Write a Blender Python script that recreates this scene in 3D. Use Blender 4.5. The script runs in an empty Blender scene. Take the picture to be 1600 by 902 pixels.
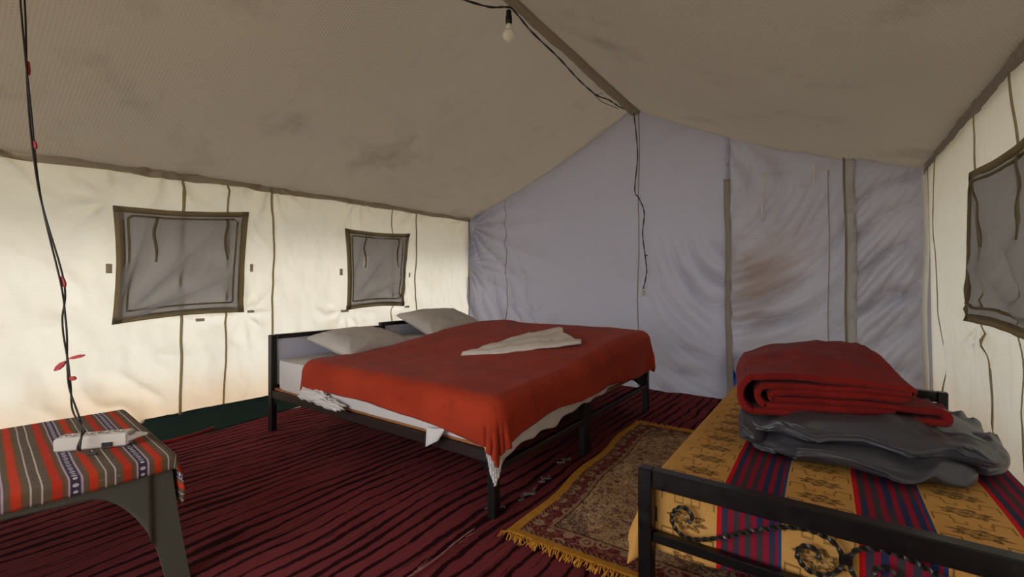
import bpy, math, random
import numpy as np
from mathutils import Vector

random.seed(4)
S = 1.05                       # metres per working unit (camera height = 1 unit)
sc = bpy.context.scene
COL = sc.collection

# ------------------------------------------------------------------ camera
cam_d = bpy.data.cameras.new('camera')
cam_d.sensor_width = 36.0
cam_d.lens = 686 / 1600 * 36
cam_d.shift_y = -4 / 1600
cam_d.clip_start = 0.02
cam = bpy.data.objects.new('camera', cam_d)
COL.objects.link(cam)
cam.location = (0, 0, S)
cam.rotation_euler = (math.radians(90), 0, math.radians(35.54))
sc.camera = cam

# ------------------------------------------------------------------ world / exposure
world = bpy.data.worlds.new('overcast_sky')
sc.world = world
world.use_nodes = True
bg = world.node_tree.nodes['Background']
bg.inputs[0].default_value = (0.93, 0.97, 1.0, 1)
bg.inputs[1].default_value = 1.0
sun_d = bpy.data.lights.new('hazy_sun', 'SUN'); sun_d.energy = 1.7; sun_d.angle = math.radians(25); sun_d.color = (1, .98, .96)
sun = bpy.data.objects.new('hazy_sun', sun_d); COL.objects.link(sun)
sun.rotation_euler = Vector((-.80, .30, .52)).to_track_quat('Z', 'Y').to_euler()   # from beyond the left wall
sc.view_settings.view_transform = 'Standard'
sc.view_settings.look = 'None'
sc.view_settings.gamma = 1.0
sc.view_settings.use_curve_mapping = False
sc.view_settings.exposure = 2.15
sc.cycles.max_bounces = 10
sc.cycles.diffuse_bounces = 6
sc.cycles.transmission_bounces = 6
sc.cycles.use_denoising = True
sc.cycles.sample_clamp_indirect = 6

# ------------------------------------------------------------------ node expressions
def lin(h):
    if isinstance(h, str):
        h = h.lstrip('#')
        v = [int(h[i:i+2], 16)/255 for i in (0, 2, 4)]
        return tuple((c/12.92 if c <= .04045 else ((c+.055)/1.055)**2.4) for c in v)
    return h

class NT:
    def __init__(self, name):
        self.m = bpy.data.materials.new(name); self.m.use_nodes = True
        self.t = self.m.node_tree; self.t.nodes.clear()
        self.out = self.t.nodes.new('ShaderNodeOutputMaterial')
    def n(self, typ, **kw):
        nd = self.t.nodes.new(typ)
        for k, v in kw.items(): setattr(nd, k, v)
        return nd
    def put(self, sock, v):
        if isinstance(v, E): self.t.links.new(v.s, sock)
        elif v is None: return
        elif hasattr(v, 'is_output'): self.t.links.new(v, sock)
        else:
            if isinstance(v, (tuple, list)) and sock.type == 'RGBA' and len(v) == 3: v = (*v, 1)
            sock.default_value = v
    def math(self, op, a, b=None, c=None):
        nd = self.n('ShaderNodeMath', operation=op)
        for i, v in enumerate((a, b, c)):
            if v is not None: self.put(nd.inputs[i], v)
        return E(self, nd.outputs[0])
    def coord(self, kind='UV'):
        return E(self, self.n('ShaderNodeTexCoord').outputs[kind])
    def xyz(self, v):
        nd = self.n('ShaderNodeSeparateXYZ'); self.put(nd.inputs[0], v)
        return [E(self, o) for o in nd.outputs]
    def vec(self, x, y, z=0.0):
        nd = self.n('ShaderNodeCombineXYZ')
        for i, v in enumerate((x, y, z)): self.put(nd.inputs[i], v)
        return E(self, nd.outputs[0])
    def noise(self, v, scale, detail=3.0, rough=.5, dist=0.0):
        nd = self.n('ShaderNodeTexNoise'); self.put(nd.inputs['Vector'], v)
        nd.inputs['Scale'].default_value = scale; nd.inputs['Detail'].default_value = detail
        nd.inputs['Roughness'].default_value = rough; nd.inputs['Distortion'].default_value = dist
        return E(self, nd.outputs[0])
    def voro(self, v, scale, feature='F1', out='Distance', rnd=1.0):
        nd = self.n('ShaderNodeTexVoronoi', feature=feature); self.put(nd.inputs['Vector'], v)
        nd.inputs['Scale'].default_value = scale
        nd.inputs['Randomness'].default_value = rnd
        return E(self, nd.outputs[out])
    def ss(self, v, a, b):                     # smoothstep
        nd = self.n('ShaderNodeMapRange', interpolation_type='SMOOTHSTEP'); self.put(nd.inputs[0], v)
        nd.inputs[1].default_value = a; nd.inputs[2].default_value = b
        return E(self, nd.outputs[0])
    def mix(self, f, a, b):
        nd = self.n('ShaderNodeMix', data_type='RGBA')
        self.put(nd.inputs[0], f); self.put(nd.inputs[6], a); self.put(nd.inputs[7], b)
        return E(self, nd.outputs[2])
    def bump(self, h, strength=.3, dist=.01):
        nd = self.n('ShaderNodeBump'); nd.inputs['Strength'].default_value = strength
        nd.inputs['Distance'].default_value = dist; self.put(nd.inputs['Height'], h)
        return E(self, nd.outputs[0])
    def principled(self, col, rough=.8, normal=None, metallic=0.0, sheen=0.0, spec=.5):
        nd = self.n('ShaderNodeBsdfPrincipled')
        self.put(nd.inputs['Base Color'], col); self.put(nd.inputs['Roughness'], rough)
        nd.inputs['Metallic'].default_value = metallic
        nd.inputs['Specular IOR Level'].default_value = spec
        if sheen:
            nd.inputs['Sheen Weight'].default_value = sheen
            nd.inputs['Sheen Roughness'].default_value = .45
        if normal is not None: self.put(nd.inputs['Normal'], normal)
        self.t.links.new(nd.outputs[0], self.out.inputs[0])
        return self.m
class E:
    def __init__(self, nt, s): self.nt, self.s = nt, s
    def __add__(self, o): return self.nt.math('ADD', self, o)
    __radd__ = __add__
    def __mul__(self, o): return self.nt.math('MULTIPLY', self, o)
    __rmul__ = __mul__
    def __sub__(self, o): return self.nt.math('SUBTRACT', self, o)
    def __rsub__(self, o): return self.nt.math('SUBTRACT', o, self)
    def __truediv__(self, o): return self.nt.math('DIVIDE', self, o)
    def abs(self): return self.nt.math('ABSOLUTE', self)
    def sin(self): return self.nt.math('SINE', self)
    def fract(self): return self.nt.math('FRACT', self)
    def floor(self): return self.nt.math('FLOOR', self)
    def sqrt(self): return self.nt.math('SQRT', self)
    def gt(self, o): return self.nt.math('GREATER_THAN', self, o)
    def lt(self, o): return self.nt.math('LESS_THAN', self, o)
    def max(self, o): return self.nt.math('MAXIMUM', self, o)
    def min(self, o): return self.nt.math('MINIMUM', self, o)

# ------------------------------------------------------------------ materials
def canvas(name, col, tcol, trans, stain='#5a5040', stain_amt=.25, weave=.22, pitch=.0125,
           base_stain=None, spec=.0, stain_scale=1.4, spot=None):
    """woven tent cloth: reflects and lets light through"""
    n = NT(name)
    uv = n.coord('UV'); u, v, _ = n.xyz(uv)
    k = 2*math.pi/pitch
    row = (v*(1/pitch)*1.0)
    w = (((u*k) + (row.floor()*math.pi)).sin()*.5+.5) * ((v*k).sin()*.5+.5)
    patch = n.ss(n.noise(uv, 1.1, 3), .3, .7)*.7+.3
    wv = w*patch
    big = n.noise(uv, stain_scale, 5, .6)
    st = n.ss(big, .52, .78)
    streak = n.ss(n.noise(n.vec(u*2.0, v*9.0), 1.0, 4, .6, .8), .58, .8)*.5
    fine = n.noise(uv, 60, 3)
    amt = (st*.8+streak*.5+(fine-.5)*.35)*stain_amt
    amt = amt.max(0.0)
    c = n.mix(amt, lin(col), lin(stain))
    t = n.mix(amt, lin(tcol), lin(stain))
    if base_stain:
        h = v + (n.noise(n.vec(u*1.0, v*.6), 3.0, 4)-.5)*.5
        b = (1.0-n.ss(h, .05, .55))*.55
        c = n.mix(b, c, lin(base_stain)); t = n.mix(b, t, lin(base_stain))
    if spot:
        du = (u-spot[0])/spot[2]; dv = (v-spot[1]-(u-spot[0])*.55)/spot[3]
        e_ = (du*du+dv*dv).sqrt()+(n.noise(n.vec(u*2.0+v, v*9.0-u*5.0), 1.0, 5, .65)-.5)*2.2
        k_ = (1.0-n.ss(e_, .1, 1.3))*.55
        c = n.mix(k_, c, lin('#7a5a34')); t = n.mix(k_, t, lin('#7a5a34'))
    c = n.mix(wv*weave, c, tuple(x*.35 for x in lin(col)))
    t = n.mix(wv*weave*1.1, t, tuple(x*.3 for x in lin(tcol)))
    nrm = n.bump(w*.6+fine*.5, .35, .003)
    d = n.n('ShaderNodeBsdfDiffuse'); n.put(d.inputs[0], c); n.put(d.inputs['Normal'], nrm)
    tr = n.n('ShaderNodeBsdfTranslucent'); n.put(tr.inputs[0], t)
    mx = n.n('ShaderNodeMixShader'); mx.inputs[0].default_value = trans
    n.t.links.new(d.outputs[0], mx.inputs[1]); n.t.links.new(tr.outputs[0], mx.inputs[2])
    res = mx.outputs[0]
    if spec:
        g = n.n('ShaderNodeBsdfGlossy'); g.inputs['Roughness'].default_value = .45
        n.put(g.inputs['Normal'], nrm)
        m2 = n.n('ShaderNodeMixShader'); m2.inputs[0].default_value = spec
        n.t.links.new(res, m2.inputs[1]); n.t.links.new(g.outputs[0], m2.inputs[2]); res = m2.outputs[0]
    n.t.links.new(res, n.out.inputs[0])
    return n.m

def cloth(name, col, col2=None, rough=.9, scale=8, amt=.35, sheen=.0, bump=.25, fine=220, spec=.2):
    n = NT(name); p = n.coord('Object')
    a = n.noise(p, scale, 4)
    f = n.noise(p, fine, 2)
    c = n.mix(n.ss(a, .3, .7)*amt, lin(col), lin(col2 or col))
    return n.principled(c, rough, n.bump(f+a*2.0, bump, .004), sheen=sheen, spec=spec)

def plain(name, col, rough=.5, metallic=0.0, wear=None, spec=.5):
    n = NT(name); p = n.coord('Object')
    a = n.noise(p, 30, 5, .65); b = n.noise(p, 6, 3)
    c = n.mix(n.ss(a, .62, .74)*(1.0 if wear else .25), lin(col), lin(wear or col))
    return n.principled(n.mix(b*.25, c, tuple(x*.7 for x in lin(col))), a*.3+rough-.15, n.bump(a, .15, .003), metallic, spec=spec)

M = {}
M['wall'] = canvas('cream_canvas', '#ccc7ba', '#e5dfd2', .185, stain='#8d7c58', stain_amt=.25, base_stain='#d2a168', weave=.2)
M['back'] = canvas('lavender_canvas', '#9a98aa', '#b4b0bb', .11, stain='#7c6a52', stain_amt=.18, weave=.16, pitch=.010, spec=.025)
M['backdirty'] = canvas('dusty_lavender_canvas', '#9c98a4', '#aca8b0', .11, stain='#6c5436', stain_amt=.75, weave=.16, pitch=.010, spec=.04, stain_scale=1.9, spot=(-.44*S, 1.08*S, .34, .42))
M['ceil'] = canvas('taupe_liner', '#a69c90', '#b0a496', .23, stain='#4f453a', stain_amt=.55, weave=.42, pitch=.0165)
M['hem'] = canvas('liner_hem', '#bdb3a2', '#d2c8b6', .5, stain_amt=.3)
M['fly'] = canvas('outer_fly', '#c9c4b8', '#d0ccc4', .30)
M['net'] = canvas('window_net', '#8f8a88', '#c4c2c6', .45, stain='#6c6865', stain_amt=.45, weave=.35, pitch=.008)
M['tape'] = canvas('brown_tape', '#988c74', '#c4b89c', .62, weave=.2)
M['seam'] = canvas('olive_seam', '#b0a68a', '#cfc6ac', .7, weave=.1)
M['band'] = canvas('taupe_band', '#b9b1a4', '#b9b1a4', .3, weave=.2)
M['webbing'] = canvas('grey_webbing', '#d0ccc8', '#d0ccc8', .3, weave=.1)
M['pale'] = canvas('pale_tie', '#f2efe8', '#e8e4dc', .4, weave=.05)
M['mud'] = canvas('green_mud_flap', '#2c3a36', '#22302c', .1, stain='#46433a', weave=.1)
def fleece_mat():
    n = NT('red_fleece'); p = n.coord('Object'); a = n.noise(p, 4, 4); f = n.noise(p, 300, 2)
    q = n.noise(p, 9, 2, .5, 1.5); em = n.voro(p, 7, 'SMOOTH_F1')
    pat = 1.0-n.ss(((q+em*.6).fract()-.5).abs(), .03, .10)
    c = n.mix(n.ss(a, .35, .65)*.6, lin('#a8381f'), lin('#902b17'))
    c = n.mix(pat*.22, c, lin('#6e1e10'))
    return n.principled(c, .85, n.bump(f-pat*1.2+a, .35, .004), sheen=.05, spec=.15)
M['red'] = fleece_mat()
M['red2'] = cloth('dark_red_fleece', '#841a14', '#6a1010', sheen=.06, scale=9, amt=.7, bump=.4, fine=300)
M['grey'] = cloth('grey_satin', '#48454a', '#3a383e', rough=.4, scale=6, amt=.6, bump=.12, spec=.5)
M['white'] = cloth('white_cotton', '#d6cfcb', '#c6beba', scale=5, amt=.5, bump=.15)
M['pillow'] = cloth('off_white_cotton', '#c9c1b8', '#b8afa6', scale=5, amt=.5, bump=.18)
M['towel'] = cloth('cream_towel', '#ded2c6', '#cdbdb0', scale=20, bump=.4, fine=160)
M['iron'] = plain('black_iron', '#0c0a0a', .33, 0.0, '#2b241f')
M['iron2'] = plain('worn_iron', '#0c0908', .4, 0.0, '#35281f')
M['rail'] = plain('brown_rail', '#21100c', .5, 0.0, '#43261a')
M['twist'] = plain('twisted_rod_metal', '#2c2722', .32, .3, '#b0a892')
M['ply'] = plain('plywood', '#9a6234', .6, 0.0, '#8a4f26')
M['lam'] = plain('laminate_panel', '#c9c6d6', .5)
M['plastic'] = plain('grey_moulded_plastic', '#4d4a3f', .5, 0.0, '#66614f')
M['strip'] = plain('ivory_plastic', '#c4b8ac', .45)
M['dark'] = plain('dark_hole', '#171413', .6)
M['wire'] = plain('dark_wire', '#2a2318', .6)
M['holder'] = plain('bakelite', '#0e0c0b', .35)
M['tapered'] = plain('red_tape', '#a3141c', .5)
M['blue'] = cloth('blue_tarp', '#0f5fc4', '#0a3e96', rough=.4, scale=18, bump=.5)
M['gold'] = cloth('gold_fringe', '#c98a2e', '#a8661c', scale=20, bump=.4)
M['plasticbit'] = cloth('torn_plastic', '#8d8580', '#4c4644', rough=.4, scale=50, amt=.9)

M['thread'] = cloth('pink_thread', '#a8706e', '#7c4448', scale=30)
def bulb_mat():
    n = NT('frosted_glass_bulb'); p = n.coord('Object'); a = n.noise(p, 20, 2)
    m = n.principled(n.mix(a*.3, lin('#fbf9f2'), lin('#efece4')), .25)
    m.node_tree.nodes['Principled BSDF'].inputs['Transmission Weight'].default_value = .0
    return m
M['bulb'] = bulb_mat()

def carpet_mat():
    n = NT('striped_carpet'); uv = n.coord('UV'); u, v, _ = n.xyz(uv)
    wob = (n.noise(n.vec(u*1.5, v*1.1), 1.0, 4)-.5)*.16 + (n.noise(n.vec(u*6.0, v*5.0), 1.0, 3)-.5)*.018
    x = (u+wob)/.072
    ph = (x.fract()-.5).abs()*2.0
    cell = x.floor()
    wd = n.noise(n.vec(cell*3.7, v*1.6), 1.0, 3)
    edge = n.noise(n.vec(u*45.0, v*22.0), 1.0, 3)
    x2 = (u+wob*1.1)/.031
    ph2 = (x2.fract()-.5).abs()*2.0
    wd2 = n.noise(n.vec(x2.floor()*5.1, v*2.3), 1.0, 3)
    black = n.ss(ph + (wd-.5)*1.7 + (edge-.5)*.45, .64, .86)*.92
    black = black.max(n.ss(ph2+(wd2-.5)*2.4+(edge-.5)*.4, .95, 1.2)*.6)
    rcol = n.mix(n.noise(n.vec(cell*1.3, v*.5), 1.0, 2), lin('#733237'), lin('#5b2529'))
    tuft = n.noise(uv, 190, 2)
    rcol = n.mix(n.ss(tuft, .35, .7)*.65, rcol, lin('#8a3a3e'))
    dust = n.ss(n.noise(uv, 2.2, 5, .65), .58, .8)*.22
    rcol = n.mix(dust, rcol, lin('#6e5048'))
    c = n.mix(black, rcol, lin('#1a0a0c'))
    h = (1.0-black)*.9 + tuft*.35
    return n.principled(c, .95, n.bump(h, .8, .012), spec=.05)
M['carpet'] = carpet_mat()

RUGW, RUGL = .95*S, 1.70*S
def rug_mat():
    n = NT('persian_rug'); uv = n.coord('UV'); u, v, _ = n.xyz(uv)   # metres, centred
    au, av = u.abs(), v.abs()
    e = (RUGW/2-au).min(RUGL/2-av)              # distance from the edge
    m = n.vec(au, av)
    s1 = n.noise(m, 19, 2, .5, 1.8); s2 = n.noise(m, 30, 2, .5, 2.2)
    scroll = 1.0-n.ss((s1-.5).abs(), .012, .035)
    scroll2 = 1.0-n.ss((s2-.48).abs(), .02, .045)
    fl = n.voro(m, 17)
    ring = (1.0-n.ss((fl-.26).abs(), .05, .10))
    dot = 1.0-n.ss(fl, .10, .16)
    # field
    field = n.mix(n.ss(n.noise(m, 5, 3), .4, .65)*.6, lin('#b8946c'), lin('#dcbc92'))
    field = n.mix(scroll2*.8, field, lin('#4b3a22'))
    field = n.mix(scroll*.8, field, lin('#5c1a1c'))
    field = n.mix(ring*.55, field, lin('#6b2320'))
    field = n.mix(dot*.8, field, lin('#2d2a1c'))
    r = ((u*u)*3.2+(v*v)).sqrt()
    med = 1.0-n.ss(r+(n.noise(m, 14, 2)-.5)*.1, .16, .19)
    medc = n.mix(n.ss(s1, .45, .55), lin('#2a2722'), lin('#8f7a63'))
    field = n.mix(med*.85, field, medc)
    # corner pieces
    cr = ((au-RUGW/2+.1)*(au-RUGW/2+.1)+(av-RUGL/2+.12)*(av-RUGL/2+.12)).sqrt()
    cm = 1.0-n.ss(cr+(n.noise(m, 16, 2)-.5)*.09, .20, .22)
    field = n.mix(cm*.7, field, n.mix(n.ss(s2, .45, .55), lin('#3a1c1c'), lin('#93775c')))
    # border
    bor = n.mix(n.ss(s2, .42, .56), lin('#581a1e'), lin('#7a3632'))
    bf = n.voro(m, 12, rnd=.35)
    bor = n.mix((1.0-n.ss((bf-.3).abs(), .05, .1))*.75, bor, lin('#ad8f6e'))
    bor = n.mix((1.0-n.ss(bf, .1, .16))*.8, bor, lin('#b58e62'))
    bor = n.mix(scroll*.6, bor, lin('#a08262'))
    c = n.mix(n.ss(e, .150, .154), bor, field)
    g1 = 1.0-n.ss((e-.142).abs(), .004, .008); c = n.mix(g1*.8, c, lin('#9a7a58'))
    g2 = 1.0-n.ss((e-.155).abs(), .002, .005); c = n.mix(g2*.8, c, lin('#3a1214'))
    g3 = 1.0-n.ss((e-.058).abs(), .006, .010); c = n.mix(g3*.8, c, n.mix((((au+av)*260.0).sin()).gt(0.0), lin('#8d6d50'), lin('#4a1318')))
    gold = 1.0-n.ss(e+(n.noise(uv, 30, 2)-.5)*.01, .040, .046)
    c = n.mix(gold, c, n.mix(n.noise(uv, 25, 3), lin('#cf9638'), lin('#a86b22')))
    t = n.noise(uv, 260, 2)
    c = n.mix(n.ss(t, .5, .8)*.3, c, lin('#2e1c16'))
    return n.principled(c, .92, n.bump(t+scroll*.3, .4, .004), spec=.1)
M['rug'] = rug_mat()

def spread_mat():
    n = NT('patterned_bedspread'); uv = n.coord('UV'); u, v, _ = n.xyz(uv)   # metres, world aligned
    P = .335*S
    q = ((u+(n.noise(uv, 2.0, 2)-.5)*.012+.265*S)/P)
    f = q.fract(); striped = f.lt(.49)*u.gt(-.30*S)
    # striped band
    k = (f/.49)*5.5
    sf = k.fract()
    sw = n.noise(n.vec(u*8.0, v*3.0), 1.0, 2)
    redm = (sf+(sw-.5)*.12).lt(.47)
    dk = n.mix(n.ss(n.noise(n.vec(q.floor()*4.0+k.floor()*2.7, v*2.0), 1.0, 1), .42, .58), lin('#40383c'), lin('#283253'))
    c1 = n.mix(redm, dk, lin('#8c1a30'))
    c1 = n.mix(f.lt(.035), c1, lin('#c4151d'))
    c1 = n.mix(f.gt(.465), c1, lin('#27406c'))
    # gold band, motif repeats along the bed
    g = (f-.745)*P                                  # metres from the band centre
    L = .135
    vv = ((v/L).fract()-.5)*L
    vo = (((v/L)+.5).fract()-.5)*L
    wob = (n.noise(uv, 90, 2)-.5)*.014
    el = ((g/.070)*(g/.070)+(vv/.036)*(vv/.036)).sqrt()
    petals = (n.math('ARCTAN2', vv*2.0, g)*8.0).sin()*.16
    flo = 1.0-n.ss(el+petals+wob*12.0, .72, .86)
    inner = n.ss(n.noise(uv, 120, 2), .45, .55)
    core = 1.0-n.ss((el-.34+petals*.5).abs(), .06, .12)
    ga = g.abs()
    bx = ((ga-.062)/.020).abs().max((vo/.026).abs())
    key = (1.0-n.ss((bx-.95).abs(), .08, .16))*(vo+ga*.6-.030).gt(0.0)
    bx2 = ((ga-.026)/.014).abs().max((vo/.020).abs())
    key2 = (1.0-n.ss((bx2-.9).abs(), .12, .25))*(vo-ga*.3).lt(0.0)
    sp = n.ss(n.voro(uv, 60), .2, .12)
    gold = n.mix(n.noise(uv, 9, 4), lin('#d8a560'), lin('#c08a42'))
    c2 = n.mix(flo*(inner*.35+.6), gold, lin('#5a4020'))
    c2 = n.mix(core*flo, c2, lin('#b98d52'))
    c2 = n.mix(key*.75, c2, lin('#6f4a20'))
    c2 = n.mix(key2*.6, c2, lin('#754f24'))
    c = n.mix(striped, c2, c1)
    t = n.noise(uv, 320, 2)
    c = n.mix(n.ss(t, .5, .8)*.25, c, lin('#3a2618'))
    return n.principled(c, .9, n.bump(t, .3, .003), spec=.15)
M['spread'] = spread_mat()

def tablecloth_mat():
    n = NT('woven_tablecloth'); uv = n.coord('UV'); u, v, _ = n.xyz(uv)
    P = .155*S
    f = ((v+(n.noise(uv, 5, 2)-.5)*.006)/P - (.319/.155)).fract()          # 0 at the start of a period
    base = n.mix(n.noise(uv, 12, 3), lin('#5a4a40'), lin('#6b5a4a'))
    def band(c0, w, col, c, amt=1.0):
        return n.mix((1.0-n.ss((f-c0).abs(), w*.5-.004, w*.5+.006))*amt, c, lin(col))
    c = base
    c = band(.10, .05, '#75512a', c)
    c = band(.16, .12, '#c23a22', c)
    c = band(.235, .04, '#7a4c2a', c)
    c = band(.335, .022, '#b9a89c', c)
    c = band(.475, .020, '#c4b4a6', c)
    c = band(.60, .03, '#7c4f2c', c)
    c = band(.665, .12, '#b8321f', c)
    c = band(.75, .04, '#70482a', c)
    c = band(.82, .022, '#b59aa8', c)
    c = band(.995, .022, '#b59aa8', c); c = band(.0, .022, '#b59aa8', c)
    c = band(.9075, .125, '#3c3446', c)
    # pale woven figures inside the dark band
    a = ((f-.9075)/.055); w = (u/.021).fract()-.5
    fig = ((a*a*.8+w*w*7.0).sqrt()+((u*150.0).sin())*.12)
    c = n.mix((1.0-n.ss(fig, .55, .72))*(f-.9075).abs().lt(.05)*.9, c, lin('#c9bdc4'))
    # faint cross lines
    cr = ((u/.036).fract()-.5).abs()
    c = n.mix((1.0-n.ss(cr, .02, .06))*(n.noise(uv, 30, 2).gt(.5))*.35*((f-.4).abs().lt(.16)), c, lin('#b0a090'))
    t = n.noise(uv, 400, 2)
    c = n.mix(n.ss(t, .45, .8)*.3, c, lin('#241a16'))
    return n.principled(c, .9, n.bump(t, .3, .003), spec=.15)
M['tcloth'] = tablecloth_mat()

def ground_mat():
    n = NT('dry_ground'); p = n.coord('Object')
    a = n.noise(p, .8, 5); b = n.noise(p, 12, 4)
    c = n.mix(n.ss(a, .4, .6), lin('#b9a27c'), lin('#8f8c62'))
    return n.principled(n.mix(b*.3, c, lin('#6f6048')), .95, n.bump(b, .4, .03))
M['ground'] = ground_mat()

# ------------------------------------------------------------------ numeric helpers
def _h(ix, iy, seed):
    n = (ix*374761393 + iy*668265263 + seed*362437) & 0xffffffff
    n = ((n ^ (n >> 13))*1274126177) & 0xffffffff
    return ((n ^ (n >> 16)) & 0xffff)/65535.0
def vnoise(x, y, seed=0):
    x = np.asarray(x, float); y = np.asarray(y, float)
    x, y = np.broadcast_arrays(x, y)
    ix = np.floor(x).astype(np.int64); iy = np.floor(y).astype(np.int64)
    fx = x-ix; fy = y-iy
    fx = fx*fx*fx*(fx*(fx*6-15)+10); fy = fy*fy*fy*(fy*(fy*6-15)+10)
    a = _h(ix, iy, seed); b = _h(ix+1, iy, seed); c = _h(ix, iy+1, seed); d = _h(ix+1, iy+1, seed)
    return ((a*(1-fx)+b*fx)*(1-fy)+(c*(1-fx)+d*fx)*fy)*2-1
def fbm(x, y, seed=0, o=4):
    r = 0; a = 1.0; f = 1.0; t = 0
    for i in range(o):
        r = r + a*vnoise(x*f, y*f, seed+i*17); t += a; a *= .5; f *= 2.03
    return r/t
def sst(v, a, b):
    t = np.clip((v-a)/(b-a), 0, 1); return t*t*(3-2*t)
def ridge(p):                       # sharp-crested soft fold, -1..1
    return 1-2*np.abs(np.sin(p*.5))**.8

# ------------------------------------------------------------------ object helpers (coordinates in units, scaled by S)
class MB:
    def __init__(s): s.v = []; s.f = []; s.uv = []
    def add(s, verts, faces, uvs=None):
        o = len(s.v); s.v += [tuple(map(float, p)) for p in verts]
        for i, fc in enumerate(faces):
            s.f.append(tuple(o+k for k in fc))
            s.uv += (uvs[i] if uvs else [(0, 0)]*len(fc))
        return s
    def grid(s, P, UV=None, closed_u=False, closed_v=False):
        P = np.asarray(P, float); n, m = P.shape[:2]
        vs = P.reshape(-1, 3)
        fs = []; uvs = []
        if UV is None:
            U, V = np.meshgrid(np.arange(n), np.arange(m), indexing='ij'); UV = np.stack([U*.01, V*.01], -1)
        for i in range(n if closed_u else n-1):
            for j in range(m if closed_v else m-1):
                i2, j2 = (i+1) % n, (j+1) % m
                fs.append((i*m+j, i2*m+j, i2*m+j2, i*m+j2))
                uvs.append([tuple(UV[i, j]), tuple(UV[i2, j]), tuple(UV[i2, j2]), tuple(UV[i, j2])])
        return s.add(vs, fs, uvs)
    def box(s, c, d, rz=0.0, bev=0.0, tilt=0.0):
        cx, cy, cz = c; hx, hy, hz = d[0]/2, d[1]/2, d[2]/2
        b = min(bev, hx, hy, hz)*.999
        pts = []
        prof = [(-hz, b), (-hz+b, 0), (hz-b, 0), (hz, b)] if b else [(-hz, 0), (hz, 0)]
        rings = []
        for z, ins in prof:
            x, y = hx-ins, hy-ins
            if b:
                bb = b if not ins else b*.5
                ring = [(-x+bb, -y), (x-bb, -y), (x, -y+bb), (x, y-bb), (x-bb, y), (-x+bb, y), (-x, y-bb), (-x, -y+bb)]
            else: ring = [(-x, -y), (x, -y), (x, y), (-x, y)]
            rings.append([(p[0], p[1], z) for p in ring])
        k = len(rings[0]); vs = [p for r in rings for p in r]
        fs = [tuple(range(k))[::-1], tuple(range((len(rings)-1)*k, len(rings)*k))]
        for i in range(len(rings)-1):
            for j in range(k):
                fs.append((i*k+j, i*k+(j+1) % k, (i+1)*k+(j+1) % k, (i+1)*k+j))
        ca, sa = math.cos(rz), math.sin(rz); ct, st = math.cos(tilt), math.sin(tilt)
        vs = [(x*ct+z*st, y, -x*st+z*ct) for x, y, z in vs]
        vs = [(cx+x*ca-y*sa, cy+x*sa+y*ca, cz+z) for x, y, z in vs]
        return s.add(vs, fs)
    def tube(s, pts, r, sides=8, twist=0.0, cap=True, square=False):
        pts = [Vector(p) for p in pts]; n = len(pts); up = Vector((0, 1, 0)) if square else None
        rings = []; prev = None; L = 0
        for i in range(n):
            t = (pts[min(i+1, n-1)]-pts[max(i-1, 0)]).normalized()
            if prev is None:
                a = Vector((0, 1, 0)) if abs(t.y) < .9 else Vector((1, 0, 0))
                u = (a-t*a.dot(t)).normalized()
            else: u = (prev-t*prev.dot(t)).normalized()
            if i: L += (pts[i]-pts[i-1]).length
            prev = u; w = t.cross(u)
            rr = r(i/(n-1)) if callable(r) else r
            rings.append([pts[i]+(u*math.cos(k*2*math.pi/sides+twist*L)+w*math.sin(k*2*math.pi/sides+twist*L))*rr for k in range(sides)])
        vs = [p for q in rings for p in q]
        fs = [(i*sides+j, i*sides+(j+1) % sides, (i+1)*sides+(j+1) % sides, (i+1)*sides+j) for i in range(n-1) for j in range(sides)]
        if cap: fs += [tuple(range(sides))[::-1], tuple(range((n-1)*sides, n*sides))]
        return s.add(vs, fs)
    def lathe(s, c, prof, sides=20):
        cx, cy, cz = c
        vs = [(cx+r*math.cos(k*2*math.pi/sides), cy+r*math.sin(k*2*math.pi/sides), cz+z) for r, z in prof for k in range(sides)]
        n = len(prof)
        fs = [(i*sides+j, i*sides+(j+1) % sides, (i+1)*sides+(j+1) % sides, (i+1)*sides+j) for i in range(n-1) for j in range(sides)]
        fs += [tuple(range(sides))[::-1], tuple(range((n-1)*sides, n*sides))]
        return s.add(vs, fs)

def W(o):                                     # world translation of a chain of untransformed parents
    p = Vector((0, 0, 0))
    while o: p += o.location; o = o.parent
    return p
def build(name, mb, mat, parent=None, smooth=True, origin=None, solid=0.0, label=None):
    org = W(parent) if parent is not None else (Vector(origin)*S if origin else Vector((0, 0, 0)))
    me = bpy.data.meshes.new(name)
    me.from_pydata([(x*S-org.x, y*S-org.y, z*S-org.z) for x, y, z in mb.v], [], mb.f)
    uvl = me.uv_layers.new(name='UVMap')
    uvl.data.foreach_set('uv', np.array(mb.uv, 'f').ravel())
    me.materials.append(mat)
    if smooth: me.polygons.foreach_set('use_smooth', [True]*len(me.polygons))
    me.update()
    o = bpy.data.objects.new(name, me); COL.objects.link(o)
    if parent is not None: o.parent = parent
    elif origin: o.location = org
    if solid:
        md = o.modifiers.new('thickness', 'SOLIDIFY'); md.thickness = solid*S; md.offset = 0
    if label: o['label'] = label
    return o
def thing(name, label, cat, loc, group=None):
    o = bpy.data.objects.new(name, None); COL.objects.link(o)
    o.location = Vector(loc)*S; o['label'] = label; o['category'] = cat
    o.empty_display_size = .1
    if group: o['group'] = group
    return o
def tag(o, label, cat, group=None):
    o['label'] = label; o['category'] = cat
    if group: o['group'] = group
    return o
def structure(o, label=None):
    o['kind'] = 'structure'
    if label: o['label'] = label
    return o
def struct_empty(name, loc=(0, 0, 0), label=None):
    o = bpy.data.objects.new(name, None); COL.objects.link(o); o.location = Vector(loc)*S
    return structure(o, label)
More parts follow.
